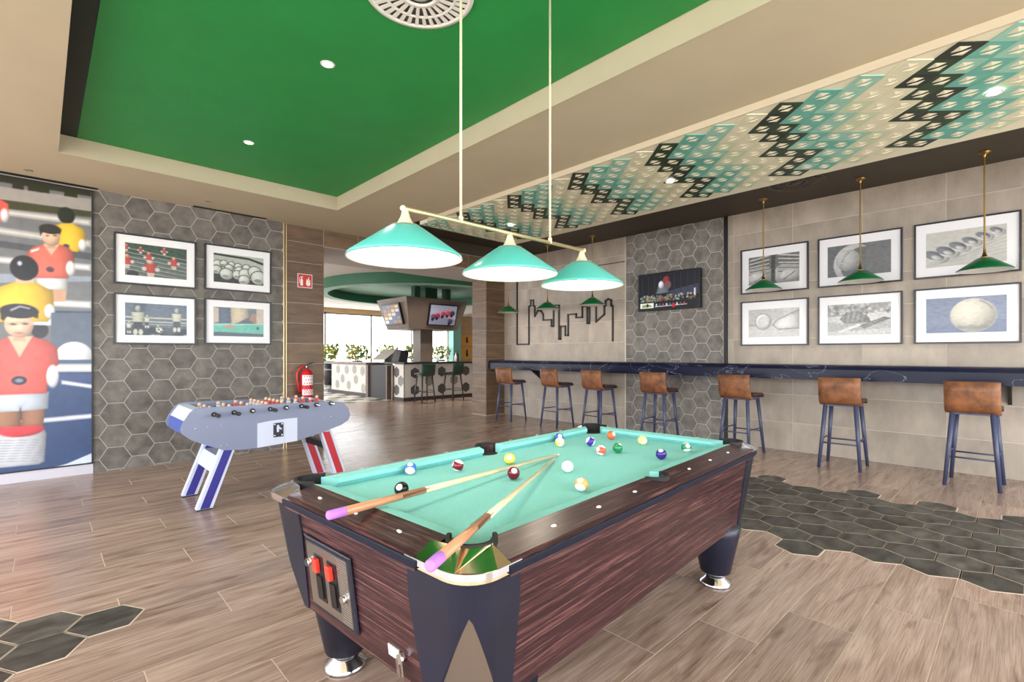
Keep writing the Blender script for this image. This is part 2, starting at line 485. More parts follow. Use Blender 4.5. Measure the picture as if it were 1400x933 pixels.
MURAL = [
  ('p', [(-0.394, 3.132), (0.409, 3.129), (0.409, 3.056), (-0.394, 3.05)], (40, 40, 25), 0),
  ('p', [(-0.394, 3.001), (0.409, 3.029), (0.409, 2.892), (-0.394, 2.871)], (165, 160, 155), 0),
  ('p', [(-0.394, 2.871), (0.409, 2.892), (0.409, 2.828), (-0.394, 2.781)], (66, 68, 40), 0),
  ('p', [(-0.204, 3.075), (-0.121, 3.077), (-0.121, 3.009), (-0.204, 3.007)], (38, 42, 20), 0),
  ('p', [(-0.091, 3.078), (0.02, 3.081), (0.02, 3.012), (-0.091, 3.01)], (38, 42, 20), 0),
  ('p', [(-0.017, 3.08), (0.071, 3.082), (0.071, 3.013), (-0.017, 3.011)], (38, 42, 20), 0),
  ('p', [(0.187, 3.086), (0.293, 3.089), (0.293, 3.017), (0.187, 3.015)], (38, 42, 20), 0),
  ('p', [(-0.394, 2.782), (0.409, 2.803), (0.409, 2.726), (-0.394, 2.714)], (215, 212, 208), 2),
  ('p', [(-0.394, 2.6), (0.409, 2.575), (0.409, 2.493), (-0.394, 2.527)], (210, 208, 205), 2),
  ('p', [(-0.394, 2.462), (0.409, 2.428), (0.409, 2.355), (-0.394, 2.397)], (80, 84, 92), 0),
  ('p', [(-0.394, 2.3), (0.409, 2.31), (0.409, 2.233), (-0.394, 2.232)], (222, 222, 224), 2),
  ('p', [(-0.394, 2.119), (0.409, 2.173), (0.409, 2.119), (-0.394, 2.021)], (150, 160, 175), 0),
  ('p', [(-0.394, 1.893), (0.409, 1.9), (0.409, 1.82), (-0.394, 1.822)], (228, 230, 235), 2),
  ('p', [(-0.394, 1.759), (0.409, 1.787), (0.409, 1.758), (-0.394, 1.727)], (40, 60, 100), 0),
  ('p', [(-0.394, 2.871), (-0.292, 2.876), (-0.234, 2.839), (-0.228, 2.706), (-0.292, 2.644), (-0.394, 2.626)], (226, 92, 84), 0),
  ('e', -0.259, 2.717, 0.03, 0.07, (226, 228, 230), 1),
  ('e', 0.203, 2.807, 0.069, 0.089, (30, 36, 26), 1),
  ('p', [(0.109, 2.683), (0.163, 2.718), (0.253, 2.734), (0.334, 2.691), (0.364, 2.63), (0.354, 2.511), (0.293, 2.426), (0.161, 2.428), (0.109, 2.543)], (240, 196, 58), 1),
  ('e', 0.334, 2.508, 0.032, 0.065, (226, 228, 230), 1),
  ('e', 0.203, 2.479, 0.026, 0.022, (60, 60, 80), 0),
  ('p', [(0.094, 2.008), (0.207, 2.018), (0.197, 1.881), (0.099, 1.874)], (205, 160, 130), 0),
  ('p', [(-0.035, 2.122), (0.216, 2.145), (0.211, 2.006), (-0.035, 1.996)], (226, 228, 230), 1),
  ('p', [(-0.097, 2.374), (-0.054, 2.431), (0.033, 2.476), (0.15, 2.487), (0.226, 2.465), (0.262, 2.407), (0.266, 2.247), (0.216, 2.131), (-0.035, 2.111), (-0.095, 2.272)], (224, 112, 96), 1),
  ('p', [(0.023, 2.474), (0.086, 2.365), (0.15, 2.487)], (228, 188, 160), 0),
  ('p', [(0.052, 2.482), (0.116, 2.492), (0.119, 2.44), (0.048, 2.429)], (206, 160, 136), 0),
  ('e', 0.084, 2.553, 0.069, 0.091, (228, 188, 160), 1),
  ('e', 0.056, 2.566, 0.012, 0.007, (90, 66, 60), 0),
  ('e', 0.114, 2.576, 0.013, 0.007, (90, 66, 60), 0),
  ('e', 0.077, 2.639, 0.085, 0.052, (40, 34, 32), 1),
  ('p', [(-0.005, 2.625), (0.162, 2.654), (0.156, 2.59), (0.135, 2.614), (0.071, 2.61), (0.015, 2.594), (0.002, 2.557)], (40, 34, 32), 0),
  ('e', 0.237, 2.24, 0.037, 0.082, (226, 228, 230), 1),
  ('e', 0.077, 2.212, 0.031, 0.029, (90, 60, 80), 0),
  ('p', [(-0.072, 2.394), (-0.005, 2.43), (-0.011, 2.403), (-0.066, 2.37)], (245, 225, 220), 0),
  ('e', -0.002, 1.568, 0.065, 0.085, (24, 28, 38), 0),
  ('p', [(-0.071, 1.704), (0.196, 1.74), (0.199, 1.652), (0.068, 1.62), (-0.056, 1.62)], (222, 226, 232), 0),
  ('p', [(-0.394, 1.923), (-0.292, 1.995), (-0.181, 2.059), (-0.042, 2.073), (0.099, 1.979), (0.109, 1.756), (0.058, 1.657), (-0.394, 1.637)], (240, 196, 58), 1),
  ('p', [(-0.181, 2.109), (-0.042, 2.124), (-0.048, 2.055), (-0.175, 2.043)], (228, 188, 160), 0),
  ('e', -0.117, 2.204, 0.105, 0.129, (26, 26, 34), 1),
  ('e', -0.151, 2.248, 0.017, 0.024, (200, 205, 215), 0),
  ('e', 0.073, 1.768, 0.041, 0.077, (226, 228, 230), 1),
  ('p', [(0.083, 1.755), (0.422, 1.775), (0.422, 1.323), (0.083, 1.258)], (88, 100, 120), 0),
  ('e', 0.269, 1.3, 0.149, 0.15, (226, 228, 230), 1),
  ('p', [(0.083, 1.258), (0.422, 1.255), (0.422, 1.142), (0.083, 1.15)], (70, 90, 125), 0),
  ('p', [(-0.418, 1.219), (0.422, 1.212), (0.422, 1.117), (-0.418, 1.135)], (226, 228, 230), 2),
  ('p', [(-0.418, 1.131), (0.422, 1.119), (0.422, 0.103), (-0.418, 0.071)], (34, 62, 108), 0),
  ('p', [(-0.418, 1.121), (0.422, 1.097), (0.422, 1.006), (-0.418, 1.04)], (52, 72, 120), 0),
  ('p', [(0.163, 1.039), (0.422, 0.979), (0.422, 0.934), (0.163, 0.995)], (215, 222, 240), 2),
  ('p', [(-0.418, 0.63), (0.422, 0.661), (0.422, 0.606), (-0.418, 0.582)], (212, 220, 240), 2),
  ('p', [(0.029, 0.095), (0.212, 0.139), (0.422, 0.227), (0.422, 0.125), (0.294, 0.1), (0.163, 0.081)], (205, 215, 235), 0),
  ('p', [(-0.376, 0.53), (0.029, 0.533), (0.049, 0.483), (0.033, 0.188), (-0.01, 0.165), (-0.376, 0.175)], (196, 198, 204), 1),
  ('p', [(-0.376, 0.456), (0.013, 0.422), (0.013, 0.415), (-0.376, 0.45)], (160, 168, 185), 2),
  ('p', [(-0.376, 0.43), (0.013, 0.395), (0.013, 0.389), (-0.376, 0.424)], (160, 168, 185), 2),
  ('p', [(-0.376, 0.404), (0.013, 0.368), (0.013, 0.362), (-0.376, 0.397)], (160, 168, 185), 2),
  ('p', [(-0.376, 0.377), (0.013, 0.341), (0.013, 0.335), (-0.376, 0.371)], (160, 168, 185), 2),
  ('p', [(-0.376, 0.351), (0.013, 0.315), (0.013, 0.308), (-0.376, 0.345)], (160, 168, 185), 2),
  ('p', [(-0.376, 0.324), (0.013, 0.288), (0.013, 0.281), (-0.376, 0.318)], (160, 168, 185), 2),
  ('p', [(-0.376, 0.298), (0.013, 0.261), (0.013, 0.255), (-0.376, 0.292)], (160, 168, 185), 2),
  ('p', [(-0.376, 0.272), (0.013, 0.234), (0.013, 0.228), (-0.376, 0.265)], (160, 168, 185), 2),
  ('p', [(-0.376, 0.245), (0.013, 0.208), (0.013, 0.201), (-0.376, 0.239)], (160, 168, 185), 2),
  ('e', -0.139, 0.542, 0.171, 0.076, (224, 58, 70), 1),
  ('p', [(-0.376, 0.774), (-0.143, 0.767), (-0.143, 0.572), (-0.376, 0.581)], (152, 108, 82), 1),
  ('p', [(-0.137, 0.766), (0.04, 0.753), (0.024, 0.572), (-0.137, 0.571)], (150, 104, 80), 1),
  ('p', [(-0.376, 0.937), (0.068, 0.921), (0.061, 0.74), (-0.137, 0.731), (-0.146, 0.777), (-0.155, 0.732), (-0.376, 0.734)], (192, 202, 216), 1),
  ('p', [(-0.376, 1.404), (-0.292, 1.456), (-0.234, 1.492), (-0.056, 1.497), (0.06, 1.456), (0.131, 1.392), (0.147, 1.214), (0.071, 1.128), (0.049, 0.903), (-0.376, 0.906)], (226, 92, 84), 1),
  ('p', [(-0.237, 1.498), (-0.152, 1.285), (-0.056, 1.501)], (228, 188, 160), 0),
  ('e', 0.096, 1.08, 0.048, 0.121, (226, 228, 230), 1),
  ('p', [(-0.193, 1.552), (-0.113, 1.554), (-0.109, 1.449), (-0.199, 1.447)], (205, 160, 136), 0),
  ('e', -0.154, 1.62, 0.106, 0.134, (228, 188, 160), 1),
  ('p', [(-0.254, 1.641), (-0.05, 1.662), (-0.05, 1.62), (-0.254, 1.603)], (206, 168, 146), 0),
  ('e', -0.198, 1.622, 0.021, 0.01, (90, 66, 60), 0),
  ('e', -0.11, 1.63, 0.021, 0.01, (90, 66, 60), 0),
  ('p', [(-0.161, 1.62), (-0.14, 1.62), (-0.131, 1.57), (-0.17, 1.569)], (240, 206, 184), 0),
  ('e', -0.154, 1.758, 0.141, 0.075, (26, 26, 34), 1),
  ('p', [(-0.289, 1.75), (-0.013, 1.767), (-0.016, 1.69), (-0.041, 1.697), (-0.071, 1.721), (-0.154, 1.704), (-0.234, 1.712), (-0.266, 1.652), (-0.286, 1.672)], (26, 26, 34), 0),
  ('p', [(-0.223, 1.771), (-0.152, 1.817), (-0.071, 1.797), (-0.077, 1.78), (-0.149, 1.796), (-0.214, 1.75)], (150, 155, 170), 0),
  ('e', -0.155, 1.046, 0.057, 0.046, (34, 36, 60), 0),
  ('e', -0.155, 1.046, 0.03, 0.021, (120, 130, 150), 0),
  ('e', -0.155, 1.532, 0.033, 0.011, (180, 112, 104), 0),
]
# ================================================================== the setting
def struct(name, mb, mats, label, cat, parent=None, bevel=0.0):
    o = mb.build(name, mats, parent, bevel=bevel)
    if not parent: tag(o, label, cat, kind='structure')
    return o

# ---- floor of the games room: oak-look planks on a grout bed, two fields of dark hexagon tiles
floor = struct('floor', MB().box(X0, XW + .1, Y0, YB, -.05, -.0012), M_GROUT, 'oak plank floor with dark hexagon tile patches under the pool table', 'floor')
PW, PL, PS = .283, 1.22, .41
full_plank = MB().box(-(PL - .006) / 2, (PL - .006) / 2, -(PW - .005) / 2, (PW - .005) / 2, -.012, 0).mesh('plank', M_PLANK)
for n in range(-10, 24):
    yc = 5.37 - PW * (n + .5)
    if not (-1.5 < yc < YB): continue
    xs = (-.129 + PS * n) % PL - 4 * PL
    while xs < XW:
        a, b = max(xs, -2.0), min(xs + PL, XW + .02)
        ya, yb = yc - PW / 2, min(yc + PW / 2, YB)
        if b - a > .06 and yb - ya > .03:
            if b - a > PL - .01 and yb - ya > PW - .01:
                link('plank', full_plank, floor, ((a + b) / 2, yc, 0))
            else:
                MB().box(-(b - a) / 2 + .0025, (b - a) / 2 - .0025, ya - yc + .002, yb - yc - .002, -.012, 0).build('plank', M_PLANK, floor, ((a + b) / 2, yc, 0))
        xs += PL
HX, HY = .233, .266
hs = HY / math.sqrt(3)
hex_f = MB().prism([(x, y, -.001) for x, y in hexpoly(hs, .011)], (0, 0, .0035)).mesh('hex_tile', M_HEXFLOOR)
gr = MB()
def floor_hex(c, i, j):
    x = c[0] + HX * i; y = c[1] + HY * (j + (.5 if i % 2 else 0))
    link('hex_tile', hex_f, floor, (x, y, 0))
    gr.prism([(x + a, y + b, -.003) for a, b in hexpoly(hs + .004, 0)], (0, 0, .0046))
for i in range(0, 7):
    for j in range(-6, 8): floor_hex((3.966, .668), i, j)
for i, j in ((-1, 1), (-1, -4), (-1, 4), (-1, 6), (7, 1), (7, -1), (7, -3), (7, 4), (7, 6), (7, -5)): floor_hex((3.966, .668), i, j)
for i in range(-7, 1):
    for j in ((0,) if i == 0 else (0, -1) if i == -1 else (1, 0, -1) if i == -2 else (2, 1, 0, -1, -2)): floor_hex((.237, 3.149), i, j)
gr.build('hex_grout', M_GROUT, floor)

# ---- bar room floor beyond the opening
bfloor = struct('floor_bar', MB().box(X0, 20, YB, 22, -.05, -.004), M_GROUT, 'oak plank floor of the bar room beyond the opening', 'floor')
pf = MB()
for n in range(0, 16):
    yy = YB + PW * n; xs = 1.5 + (PS * n) % PL
    while xs < 13:
        pf.box(xs + .0025, xs + PL - .0025, yy + .002, yy + PW - .002, -.012, 0); xs += PL
o = pf.build('plank_field', M_PLANK, bfloor); o['kind'] = 'stuff'
pf = MB()
for i in range(0, 40):
    for j in range(0, 26):
        x = 4.2 + .35 * i * .866; y = YB + 16 * PW + .2 + .35 * (j + (.5 if i % 2 else 0))
        pf.slot(1 if (i * 7 + j * 5) % 3 == 0 else 0)
        pf.prism([(x + a, y + b, -.008) for a, b in hexpoly(.35 / math.sqrt(3), .006)], (0, 0, .007))
o = pf.build('hex_tile_field', [mat('pale_tile', (205, 200, 190), .35, var=.1), M_HEXFLOOR], bfloor); o['kind'] = 'stuff'

# ---- generic tiled faces
def tiled_hex(parent, to3d, u0, u1, v0, v1, cu, cv, pitch, m, th=.008):
    """hexagon tiles with flat tops; to3d maps (u, v, depth)"""
    s = pitch / math.sqrt(3); dx = 1.5 * s
    base = None
    for i in range(-14, 15):
        for j in range(-16, 17):
            x = cu + dx * i; y = cv + pitch * (j + (.5 if i % 2 else 0))
            P = [(x + a, y + b) for a, b in hexpoly(s, .0075)]
            Q = clip(P, u0, u1, v0, v1)
            if len(Q) < 3 or area(Q) < .0006: continue
            c3 = Vector(to3d(x, y, 0))
            whole = abs(area(Q) - area(P)) < 1e-6
            if whole and base: link('hex_tile', base, parent, c3); continue
            a0, vec = [Vector(to3d(p[0], p[1], 0)) - c3 for p in Q], Vector(to3d(x, y, th)) - c3
            me = MB().prism(a0, vec).mesh('hex_tile', m)
            if whole: base = me
            link('hex_tile', me, parent, c3)

def tiled_rect(parent, to3d, u0, u1, v0, v1, tw, th, uo, vo, m, name='wall_tile', d=.008, gap=.005, stag=0.0):
    cache = {}
    row = 0; v = vo
    while v < v1 - .01:
        a, b = max(v, v0), min(v + th, v1)
        u = uo - (stag * tw if row % 2 else 0)
        while u < u1 - .005:
            p, q = max(u, u0), min(u + tw, u1)
            if q - p > .02 and b - a > .02:
                key = (round(q - p, 3), round(b - a, 3))
                c3 = Vector(to3d((p + q) / 2, (a + b) / 2, 0))
                if key not in cache:
                    g = gap / 2
                    pts = [Vector(to3d(x, y, 0)) - c3 for x, y in ((p + g, a + g), (q - g, a + g), (q - g, b - g), (p + g, b - g))]
                    cache[key] = MB().prism(pts, Vector(to3d((p + q) / 2, (a + b) / 2, d)) - c3).mesh(name, m)
                link(name, cache[key], parent, c3)
            u += tw
        v += th; row += 1

# ---- wall on the left: mural recess, dark hexagon field, brown tiled post beside the opening
WL = struct('wall_left', MB().box(X0, 3.006, YW + .0025, YB, 0, 3.5), M_HEXGROUT, 'wall clad in dark grey hexagon tiles behind the football table', 'wall')
tiled_hex(WL, lambda u, v, d: (u, YW + .008 - d, v), .425, 2.44, 0, ZS, .62, .135, .25, M_HEXWALL)
tiled_rect(WL, lambda u, v, d: (u, YW + .008 - d, v), 2.485, 3.012, 0, ZS, .6, .2885, 2.485, .025 - .2885, M_BROWNTILE)
MB().box(2.44, 2.452, YW - .012, YW + .02, 0, ZS).box(2.474, 2.485, YW - .012, YW + .02, 0, ZS).build('edge_trim', mat('pale_brass_strip', (214, 190, 142), .35, .6), WL)
MB().box(2.452, 2.474, YW - .004, YW + .02, 0, ZS).build('trim_channel', M_BROWNTILE, WL)
MB().box(3.006, 3.014, YW - .002, YB, 0, 2.9).build('jamb_panel', M_BROWNTILE, WL)

# ---- beam over the opening with a row of brown tiles
BE = struct('wall_header', MB().box(3.007, 7.6, YW + .0025, YB + .5, 2.9, 3.5), mat('grey_plaster', (196, 192, 190), .7), 'beam over the opening to the bar clad in brown tiles', 'wall')
tiled_rect(BE, lambda u, v, d: (u, YW + .008 - d, v), 3.012, 7.37, 2.9, 3.154, .546, .254, 3.012 - .006, 2.9, M_BROWNTILE)
MB().box(3.75, 7.37, YW - .02, YW + .008, 3.156, ZD).build('dark_fascia', M_DARKCEIL, BE)
MB().box(3.012, 7.37, YW - .003, YW + .01, 2.892, 2.9).build('edge_trim', M_BROWNGROUT, BE)

# ---- pillar at the end of the long counter
PI_ = struct('wall_pillar', MB().box(6.8435, 7.6, 7.9335, 8.4, 0, 2.9), M_BROWNGROUT, 'square pillar clad in brown tiles at the end of the long counter', 'pillar')
tiled_rect(PI_, lambda u, v, d: (u, 7.938 - d, v), 6.842, 7.372, 0, 2.9, .6, .3, 6.842, .015, M_BROWNTILE)
tiled_rect(PI_, lambda u, v, d: (6.848 - d, u, v), 7.932, 8.4, 0, 2.9, .6, .3, 7.932, .015, M_BROWNTILE)

# ---- wall on the right
WR = struct('wall_right', MB().box(XW + .0025, XW + .25, Y0, 7.94, 0, 3.5), M_TILEGROUT, 'wall of beige stone tiles above and below the long counter', 'wall')
rw = lambda u, v, d: (XW + .008 - d, u, v)
tiled_rect(WR, rw, -1.4, 3.06, 0, ZD, .786, .382, .621 - .786 * 3, 0, M_WALLTILE)
tiled_rect(WR, rw, 4.85, 7.93, 0, ZD, .786, .382, 4.85, 0, M_WALLTILE)
tiled_hex(WR, rw, 3.13, 4.825, 0, ZD, 3.9, .11, .25, M_HEXWALL2)
MB().box(XW - .006, XW + .01, 4.827, 4.848, 0, ZD).build('edge_trim', mat('pale_strip', (206, 198, 184), .4, .3), WR)
MB().box(XW - .006, XW + .01, 3.118, 3.132, 0, ZD).build('edge_trim', MATS['pale_strip'], WR)
MB().box(XW - .03, XW + .01, 3.064, 3.116, 0, ZD).build('black_strip', M_BLACKMETAL, WR)
MB().box(XW - .008, XW + .01, 4.85, 7.2, 2.928, 2.944).build('dark_reveal', mat('dark_slot', (70, 58, 46), .6), WR)

# ---- ceilings
CE = struct('ceiling', MB().box(X0, .119, Y0, YW + .3, ZS, 3.62).box(2.72, 3.745, Y0, YW + .3, ZS, 3.62)
            .box(.119, 2.72, 6.04, YW + .3, ZS, 3.62).box(.119, 2.72, Y0, -1.2, ZS, 3.62), M_SOFFIT, 'beige plaster ceiling border around the green recess', 'ceiling')
MB().box(.245, 2.715, -1.2, 6.035, ZG, 3.5).build('recess_panel', M_GREEN, CE)
MB().box(.121, .243, -1.19, 6.034, ZG - .001, ZG + .1).build('shadow_strip', mat('shadow_green', (14, 34, 22), .6), CE)  # dark green strip paints in the shadow along the left lip of the recess
MB().box(2.716, 2.722, -1.19, 6.035, ZS - .004, ZS + .008).box(.12, 2.72, 6.036, 6.042, ZS - .004, ZS + .008).build('recess_bead', M_SOFFIT, CE)
CD = struct('ceiling_dark', MB().box(3.745, XW + .02, Y0, YW + .2, ZD, 3.62), M_DARKCEIL, 'dark brown ceiling band above the long counter', 'ceiling')
def slot_diffuser(parent, x0, x1, y0, y1):
    MB().box(x0, x1, y0, y1, ZS - .006, ZS + .002).build('slot_diffuser', M_BLACKMETAL, parent)
slot_diffuser(CE, 1.36, 2.2, 7.06, 7.12)
slot_diffuser(CE, -.9, .46, 7.06, 7.12)

struct('sky_block_slab', MB().box(X0 - .3, 20.3, Y0 - .3, 22.3, 3.63, 3.75), M_WHITE, 'unseen roof slab added to keep sky light out of the ceiling', 'roof')  # unseen cover added to block sky light leaking in above the ceilings

# ---- raft of relief pieces hung under the dark ceiling
RX0, RX1, RY0, RY1 = 3.76, 5.55, -1.2, 5.75
raft = struct('ceiling_raft', MB().box(RX0, RX1, Y0, RY1, ZP, ZP + .05), mat('raft_cream', (232, 228, 204), .6), 'ceiling raft of cream, teal and dark green relief pieces', 'ceiling')
MB().box(3.745, 3.762, Y0, 5.55, ZP - .002, ZS + .004).build('raft_edge', mat('raft_edge', (206, 194, 170), .6), raft)
RC = [mat('raft_darkgreen', (38, 62, 34), .5), mat('raft_black_green', (34, 42, 30), .5), mat('raft_teal', (104, 178, 164), .5),
      mat('raft_mint', (150, 200, 184), .5), mat('raft_palegreen', (198, 212, 180), .5), mat('raft_pale', (222, 220, 192), .5)]
CW, CH = .224, .1169
def raft_piece(mb, x, y, k, dep=.006):
    """colour plate with zigzag ends, two pale wedges standing proud of it"""
    z = ZP
    mb.slot(0)
    P = [(-CW / 2, 0), (0, -CH), (CW / 2, 0), (0, CH)]
    mb.prism([(x + a * .985, y + b * .985, z + .001) for a, b in P], (0, 0, -dep - .001))
    mb.slot(1)
    zz = z - dep
    for s_ in (-1, 1):
        A, B, C_ = [Vector((x + q[0], y + q[1], zz + .0005)) for q in ((s_ * .017, -.05), (s_ * .017, .05), (s_ * .066, 0))]
        T = (A + B) * .46 + C_ * .08 - Vector((0, 0, .009))
        v = [mb.bm.verts.new(q) for q in (A, B, C_, T)]
        for f in ((0, 1, 3), (1, 2, 3), (2, 0, 3), (2, 1, 0)): mb._face([v[q] for q in f])
cells = []
for j in range(0, int((RY1 - RY0) / CH)):
    for i in range(0, 8):
        x = RX0 + CW * (i + .5) + (CW / 2 if j % 2 else 0); y = RY0 + CH * (j + .5)
        if x > RX1 - CW * .5: continue
        cells.append((i, j, x, y))
PAT = (0, 0, 2, 2, 3, 4, 5, 5)
def cell_col(i, j, x, y):
    ph = (1.25 + .14 * (x - 3.76) - y) / CH + (0, 1, 1, 2, 0, 1, 2, 1)[i] * .75 + 80.4
    k = PAT[int(math.floor(ph)) % 8]
    if k == 0 and (i + j) % 3 == 0: k = 1
    if k == 2 and (i * 3 + j) % 5 == 0: k = 3
    return k
cells.sort(key=lambda c: c[2] ** 2 + c[3] ** 2 if c[3] > -.05 else 99)
shared = {}
M_WEDGE = mat('raft_wedge', (228, 222, 196), .5)
rest = [MB() for _ in RC]
for n, (i, j, x, y) in enumerate(cells):
    k = cell_col(i, j, x, y)
    if n < 300:
        if k not in shared:
            mb = MB(); raft_piece(mb, 0, 0, k); shared[k] = mb.mesh('raft_piece', [RC[k], M_WEDGE])
        link('raft_piece', shared[k], raft, (x, y, 0))
    else: raft_piece(rest[k], x, y, k)
allr = MB()
for k, mb in enumerate(rest):
    me = mb.mesh('tmp', [RC[k], M_WEDGE])
    nf = len(allr.bm.faces)
    allr.bm.from_mesh(me)
    allr.bm.faces.ensure_lookup_table()
    for f in list(allr.bm.faces)[nf:]: f.material_index = k if f.material_index == 0 else len(RC)
o = allr.build('raft_piece_field', RC + [M_WEDGE], raft); o['kind'] = 'stuff'

# ---- bar room shell
struct('ceiling_bar', MB().box(X0, 20, YB + .5, 22.2, 3.42, 3.6).box(X0, 3.006, YB, YB + .5, 3.42, 3.6).box(7.6, 20, 7.7, YB + .5, 3.42, 3.6), mat('white_ceiling', (228, 226, 226), .7), 'white ceiling of the bar room', 'ceiling')
struct('wall_bar_right', MB().box(20, 20.2, 7.7, 22.2, 0, 3.6).box(7.63, 20, 7.7, 7.9, 0, 3.6), M_WHITE, 'white right wall of the bar room behind the bar', 'wall')
struct('wall_bar_left', MB().box(X0 - .2, X0, YB, 22.2, 3.05, 3.6).box(X0 - .2, X0, YB, 8.6, 0, 3.05).box(X0 - .2, X0, 15, 15.3, 0, 3.05).box(X0 - .2, X0, 21.6, 22.2, 0, 3.05), M_WHITE, 'unseen left side of the bar room, opened to let in more daylight', 'wall')  # openings added in this unseen side to brighten the bar room
M_WOODCLAD = mat('pale_wood_cladding', (196, 160, 120), .5, var=.12, scale=3, stretch=(.4, 1, 6))
fw = struct('wall_bar_far', MB().box(X0, 2.5, 22, 22.2, 0, 3.6).box(16.2, 20, 22, 22.2, 0, 3.6).box(2.5, 16.2, 22, 22.2, 3.22, 3.6).box(2.5, 16.2, 22, 22.2, 0, .25), M_WHITE, 'far wall of the bar room around the bright windows', 'wall')
MB().box(2.0, 19.9, 21.88, 22, 3.22, 3.42).build('wood_fascia', M_WOODCLAD, fw)
wn = tag(MB().box(2.5, 16.2, 22.06, 22.075, .25, 3.22).build('window_1', M_GLASS), 'bright wide windows at the far end of the bar room', 'window', kind='structure')
for k in range(7):
    x = 2.5 + 13.7 * k / 6
    MB().box(x - .04, x + .04, 22.03, 22.1, .25, 3.22).build('mullion', M_STEEL, wn)
MB().box(2.5, 16.2, 22.03, 22.1, 3.14, 3.22).build('head_rail', M_STEEL, wn)

# ---- glazed sides behind the camera (open terrace doors)
gs = struct('wall_terrace_left', MB().box(X0 - .2, X0, Y0, YB, 3.0, 3.6).box(X0 - .2, X0, Y0 - .2, Y0 + .2, 0, 3.0).box(X0 - .2, X0, 2.1, 2.4, 0, 3.0).box(X0 - .2, X0, 7.0, YB, 0, 3.0), M_WHITE, 'open terrace side of the games room beside the mural', 'wall')
struct('wall_terrace_back', MB().box(X0 - .2, XW + .25, Y0 - .2, Y0, 3.0, 3.6).box(1.9, 2.2, Y0 - .2, Y0, 0, 3.0).box(7.1, XW + .25, Y0 - .2, Y0, 0, 3.0), M_WHITE, 'open terrace side of the games room facing the long counter end', 'wall')
struct('ground_bounce', MB().box(-30, 40, -30, 50, -.25, -.06), mat('bounce_ground', (205, 198, 188), .8), 'pale ground outside, added to bounce daylight into the rooms', 'ground')  # bright ground added as a reflector, sends daylight up to the ceilings

# ---- skirting under the mural
struct('baseboard_left', MB().box(X0, .424, YW - .012, YW + .01, 0, .105), mat('pale_skirting', (196, 194, 206), .45), 'pale lavender skirting strip under the big mural', 'baseboard')
# ================================================================== pool table
PT = thing('pool_table', 'pool table with teal cloth and dark red-brown cabinet in the foreground', 'pool table', (1.872, 1.618, 0), R(3.75))
LX, LY, ZB = 1.175, .62, .753
CX, CY, CXB, CYB, CZ0, CZ1 = 1.15, .595, 1.1, .545, .34, .733     # cabinet half sizes at top and foot
M_LAMS = laminate('laminate_side', (2.5, 2.5, 130))
M_LAMLONG = laminate('laminate_rail_long', (3, 110, 90))
M_LAMSHORT = laminate('laminate_rail_short', (110, 3, 90))
cham = .13
for s in (-1, 1):
    MB().hexa([(-CXB + cham, s * CYB, CZ0), (CXB - cham, s * CYB, CZ0), (CXB - cham, s * (CYB - .02), CZ0), (-CXB + cham, s * (CYB - .02), CZ0),
               (-CX + cham, s * CY, CZ1), (CX - cham, s * CY, CZ1), (CX - cham, s * (CY - .02), CZ1), (-CX + cham, s * (CY - .02), CZ1)]).build('side_panel', M_LAMS, PT)
    MB().hexa([(s * CXB, -CYB + cham, CZ0), (s * (CXB - .02), -CYB + cham, CZ0), (s * (CXB - .02), CYB - cham, CZ0), (s * CXB, CYB - cham, CZ0),
               (s * CX, -CY + cham, CZ1), (s * (CX - .02), -CY + cham, CZ1), (s * (CX - .02), CY - cham, CZ1), (s * CX, CY - cham, CZ1)]).build('end_panel', M_LAMS, PT)
MB().box(-CXB + .06, CXB - .06, -CYB + .06, CYB - .06, CZ0 + .004, CZ0 + .03).build('bottom_board', M_BLACK, PT)
o = MB().box(-1.08, 1.08, -.52, .52, ZB - .03, ZB).build('playing_bed', M_CLOTH, PT); o['label'] = 'teal baize playing surface'

# rails: top slopes down to the outer edge
def rail(s, long_):
    """wooden rail: sloping outer board, inner board cut short at the pockets"""
    outer = [(0, .735), (0, .77), (.012, .778), (.055, .7872), (.055, .735)]
    e = .15; f = .211
    def board(a0, a1, b0, b1, m, par):
        """inner board between a (at the joint) and b (at the cushion), ends slanted round the pockets"""
        q = [(a0, .055, .735), (a1, .055, .735), (b1, .115, .735), (b0, .115, .735), (a0, .055, .7872), (a1, .055, .7872), (b1, .115, .80), (b0, .115, .80)]
        MB().hexa([(u, s * (LY - t_), z) if long_ else (s * (LX - t_), u, z) for u, t_, z in q]).build('inner_board', m, par)
    if long_:
        R_ = lambda P, x0, x1: MB().prism([(x0, s * (LY - t_), z) for t_, z in P], (x1 - x0, 0, 0))
        o = R_(outer, -LX + e, LX - e).build('rail', M_LAMLONG, PT)
        board(-LX + e, -.02, -LX + f, -.066, M_LAMLONG, o); board(.02, LX - e, .066, LX - f, M_LAMLONG, o)
    else:
        R_ = lambda P, y0, y1: MB().prism([(s * (LX - t_), y0, z) for t_, z in P], (0, y1 - y0, 0))
        o = R_(outer, -LY + .214, LY - .214).build('rail', M_LAMSHORT, PT)
        board(-LY + .205, LY - .205, -LY + f, LY - f, M_LAMSHORT, o)
    return o
rl = [rail(-1, True), rail(1, True)]; rs = [rail(-1, False), rail(1, False)]
def sight(parent, x, y, z, ang):
    me = MB().lathe([(0, 0), (.0085, 0), (.007, .0022), (0, .0025)], seg=10, sx=1.5, sy=.8).mesh('sight', mat('sight_white', (240, 240, 236), .3))
    q = link('sight', me, parent, (x, y, z)); q.rotation_euler = ang
for s, p in ((-1, rl[0]), (1, rl[1])):
    for x in (-.75, -.5, -.25, .25, .5, .75): sight(p, x * 1.02, s * (LY - .06), .7885, (s * -.21, 0, 0))
for s, p in ((-1, rs[0]), (1, rs[1])):
    for y in (-.25, 0, .25): sight(p, s * (LX - .06), y, .7885, (0, s * .21, PI / 2))
